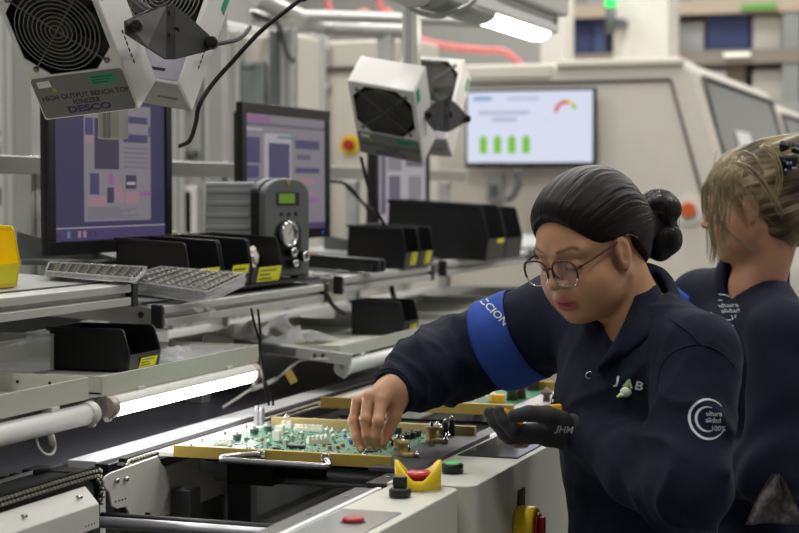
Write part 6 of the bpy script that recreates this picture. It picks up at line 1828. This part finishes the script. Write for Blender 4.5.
ab2 = band_mesh([A(699,300,3.78), A(678,330,3.79)], LAT2, 0).build('armband', M_royal, p2, label='royal blue armband')
badge(JT2, at(724, 310, d=3.3), vv(706,313,738,309,3.4), vv(722,320,720,300,3.4), 1.15, jk2, .003)
JT = _JT
def hair2(p):
    q = ((p-OH2) @ RH2)/S2
    d = sd_ell(q, (0,-.010,.050), (.086,.103,.082))
    d = smin(d, sd_ell(q, (0,-.050,-.010), (.076,.062,.078)), .03)
    d = smin(d, sd_ell(q, (-.02,-.085,.065), (.060,.055,.058)), .02)
    d = smin(d, sd_cap(q, (-.03,-.03,.108), (-.02,-.10,.106), .024, .032), .02)
    f1 = .87*q[:, 1]-.49*q[:, 2]-.0560-.02*np.clip(-q[:, 0]/.07, 0, 1)*(q[:, 2] > .02)
    d = smax(d, f1, .008)
    d = smax(d, smin(.78*q[:, 1]-.62*q[:, 2]-.022, .020-q[:, 2], .004), .006)
    an = np.arctan2(q[:, 0], q[:, 2]-.02)
    return (d+.0028*np.sin(an*17+q[:, 1]*50+2*np.sin(q[:, 2]*40))+.002*ncloth(q, 60, 1.1))*S2
h2 = sdf_obj('hair', hair2, tuple(OH2-.24), tuple(OH2+.26), .0036, M_hair, p2, 1)
def hcol(p):
    n = np.clip(.5+.9*ncloth(p, 38, .4), 0, 1)[:, None]; return np.array(rgb(74,64,50), np.float32)*(1-n)+np.array(rgb(150,134,104), np.float32)*n
paint(h2, hcol)
def strand2(p):
    q = ((p-OH2) @ RH2)/S2; an = np.arctan2(q[:, 0], q[:, 2]-.02); return np.stack([an*16+q[:, 1]*14, q[:, 1]*12, q[:, 2]*10], 1)
strands(h2, strand2)
m = MB(); rr = random.Random(9)
def lock(pts, r, n=9, sp=.006):
    for k in range(n):
        o = V((rr.uniform(-sp, sp), rr.uniform(-sp, sp), rr.uniform(-sp, sp)))
        m.tube([at(x, y, d=d)+o*(.4+.6*i/len(pts)) for i, (x, y, d) in enumerate(pts)], r*.62, 5, sub=4, taper=lambda t: 1-.7*t)
lock([(722,162,3.42),(712,178,3.42),(706,198,3.44),(710,224,3.44),(714,246,3.44),(712,262,3.44)], .0018, 16, .008)
lock([(726,168,3.40),(718,186,3.39),(716,206,3.39),(722,224,3.40),(738,240,3.41),(756,252,3.42)], .0016, 10, .004)
lock([(716,170,3.45),(705,185,3.46),(703,205,3.47),(707,222,3.47)], .0018, 12, .006)
lock([(745,152,3.40),(756,158,3.38),(762,172,3.38),(758,178,3.38),(748,172,3.38)], .0025, 8, .006)
lock([(762,146,3.42),(774,156,3.39),(780,176,3.39),(776,200,3.40)], .0025, 12, .009)
lock([(736,162,3.40),(752,170,3.385),(768,190,3.38),(782,215,3.40)], .0022, 12, .010)
for a_ in range(26):
    x0 = rr.uniform(716, 745); y0_ = 150+rr.uniform(-2, 22)
    lock([(x0,y0_,3.41),(x0-4+rr.uniform(-3,3),y0_+18,3.385),(x0+6+rr.uniform(-4,8),y0_+36,3.385),(x0+22+rr.uniform(-4,10),y0_+54,3.40)], .0008, 3, .004)
for a_ in range(46):
    x0 = rr.uniform(712, 736); y0_ = 172+rr.uniform(-6, 14); x1 = 709+(x0-712)*.75+rr.uniform(-4, 4)
    lock([(x0,y0_,3.40),(x0-3,y0_+22,3.385),(x1,y0_+46,3.385),(x1+rr.uniform(0,4),rr.uniform(236,262),3.40)], .0010, 2, .004)
lk = m.build('loose_strands', vcol_mat('hair_blond', .45, spec=.4), p2)
paint(lk, lambda p: np.array(rgb(150,134,102), np.float32)*(1+.35*ncloth(p, 90, 2))[:, None])
m = MB(); c = at(787, 160, d=3.40); rr = random.Random(2)
for k in range(9):
    q = c+RV*rr.uniform(-.022,.022)+UV*rr.uniform(-.03,.03)-FV*rr.uniform(-.01,.01); F = Euler((rr.uniform(-.6,.6), rr.uniform(-.6,.6), rr.uniform(-.6,.6))).to_matrix()
    m.box(q, (.020,.010,.012), F, .003)
m.box(c, (.045,.02,.02), None, .006)
m.build('hair_clip', M_blackp, p2)
m = MB()
for k in range(5): m.sphere(c+RV*rr.uniform(-.012,.016)+UV*rr.uniform(-.028,-.005)-FV*.016, .003, 8, 6)
m.build('clip_stone', mat('violet_stone', rgb(150,140,200), .2), [o for o in p2.children if o.name.startswith('hair_clip')][0])
# grey mottled cloth tucked at her side
cl = bmesh.new(); g = []
for j in range(15):
    r_ = []
    for i in range(15):
        u, v = i/14, j/14; xl, xr = 772-28*v, 782+22*v
        q = A(xl+(xr-xl)*u, 474+50*v, 3.22); q = V(q.tolist())+FV*(.012*math.sin(9*u+4*v)+.008*mnoise.noise(V((u*6, v*6, 1)))); r_.append(cl.verts.new(q))
    g.append(r_)
for j in range(14):
    for i in range(14): cl.faces.new((g[j][i], g[j][i+1], g[j+1][i+1], g[j+1][i])).smooth = True
bmesh.ops.solidify(cl, geom=list(cl.faces), thickness=.004)
m = MB(); m.bm.free(); m.bm = cl
m.build('patterned_cloth', mat('mottled_grey_cloth', rgb(112,108,108), .9, 0, var=.95, scale=110, bump=.6, bscale=120), p2, label='grey mottled cloth hanging at the side')
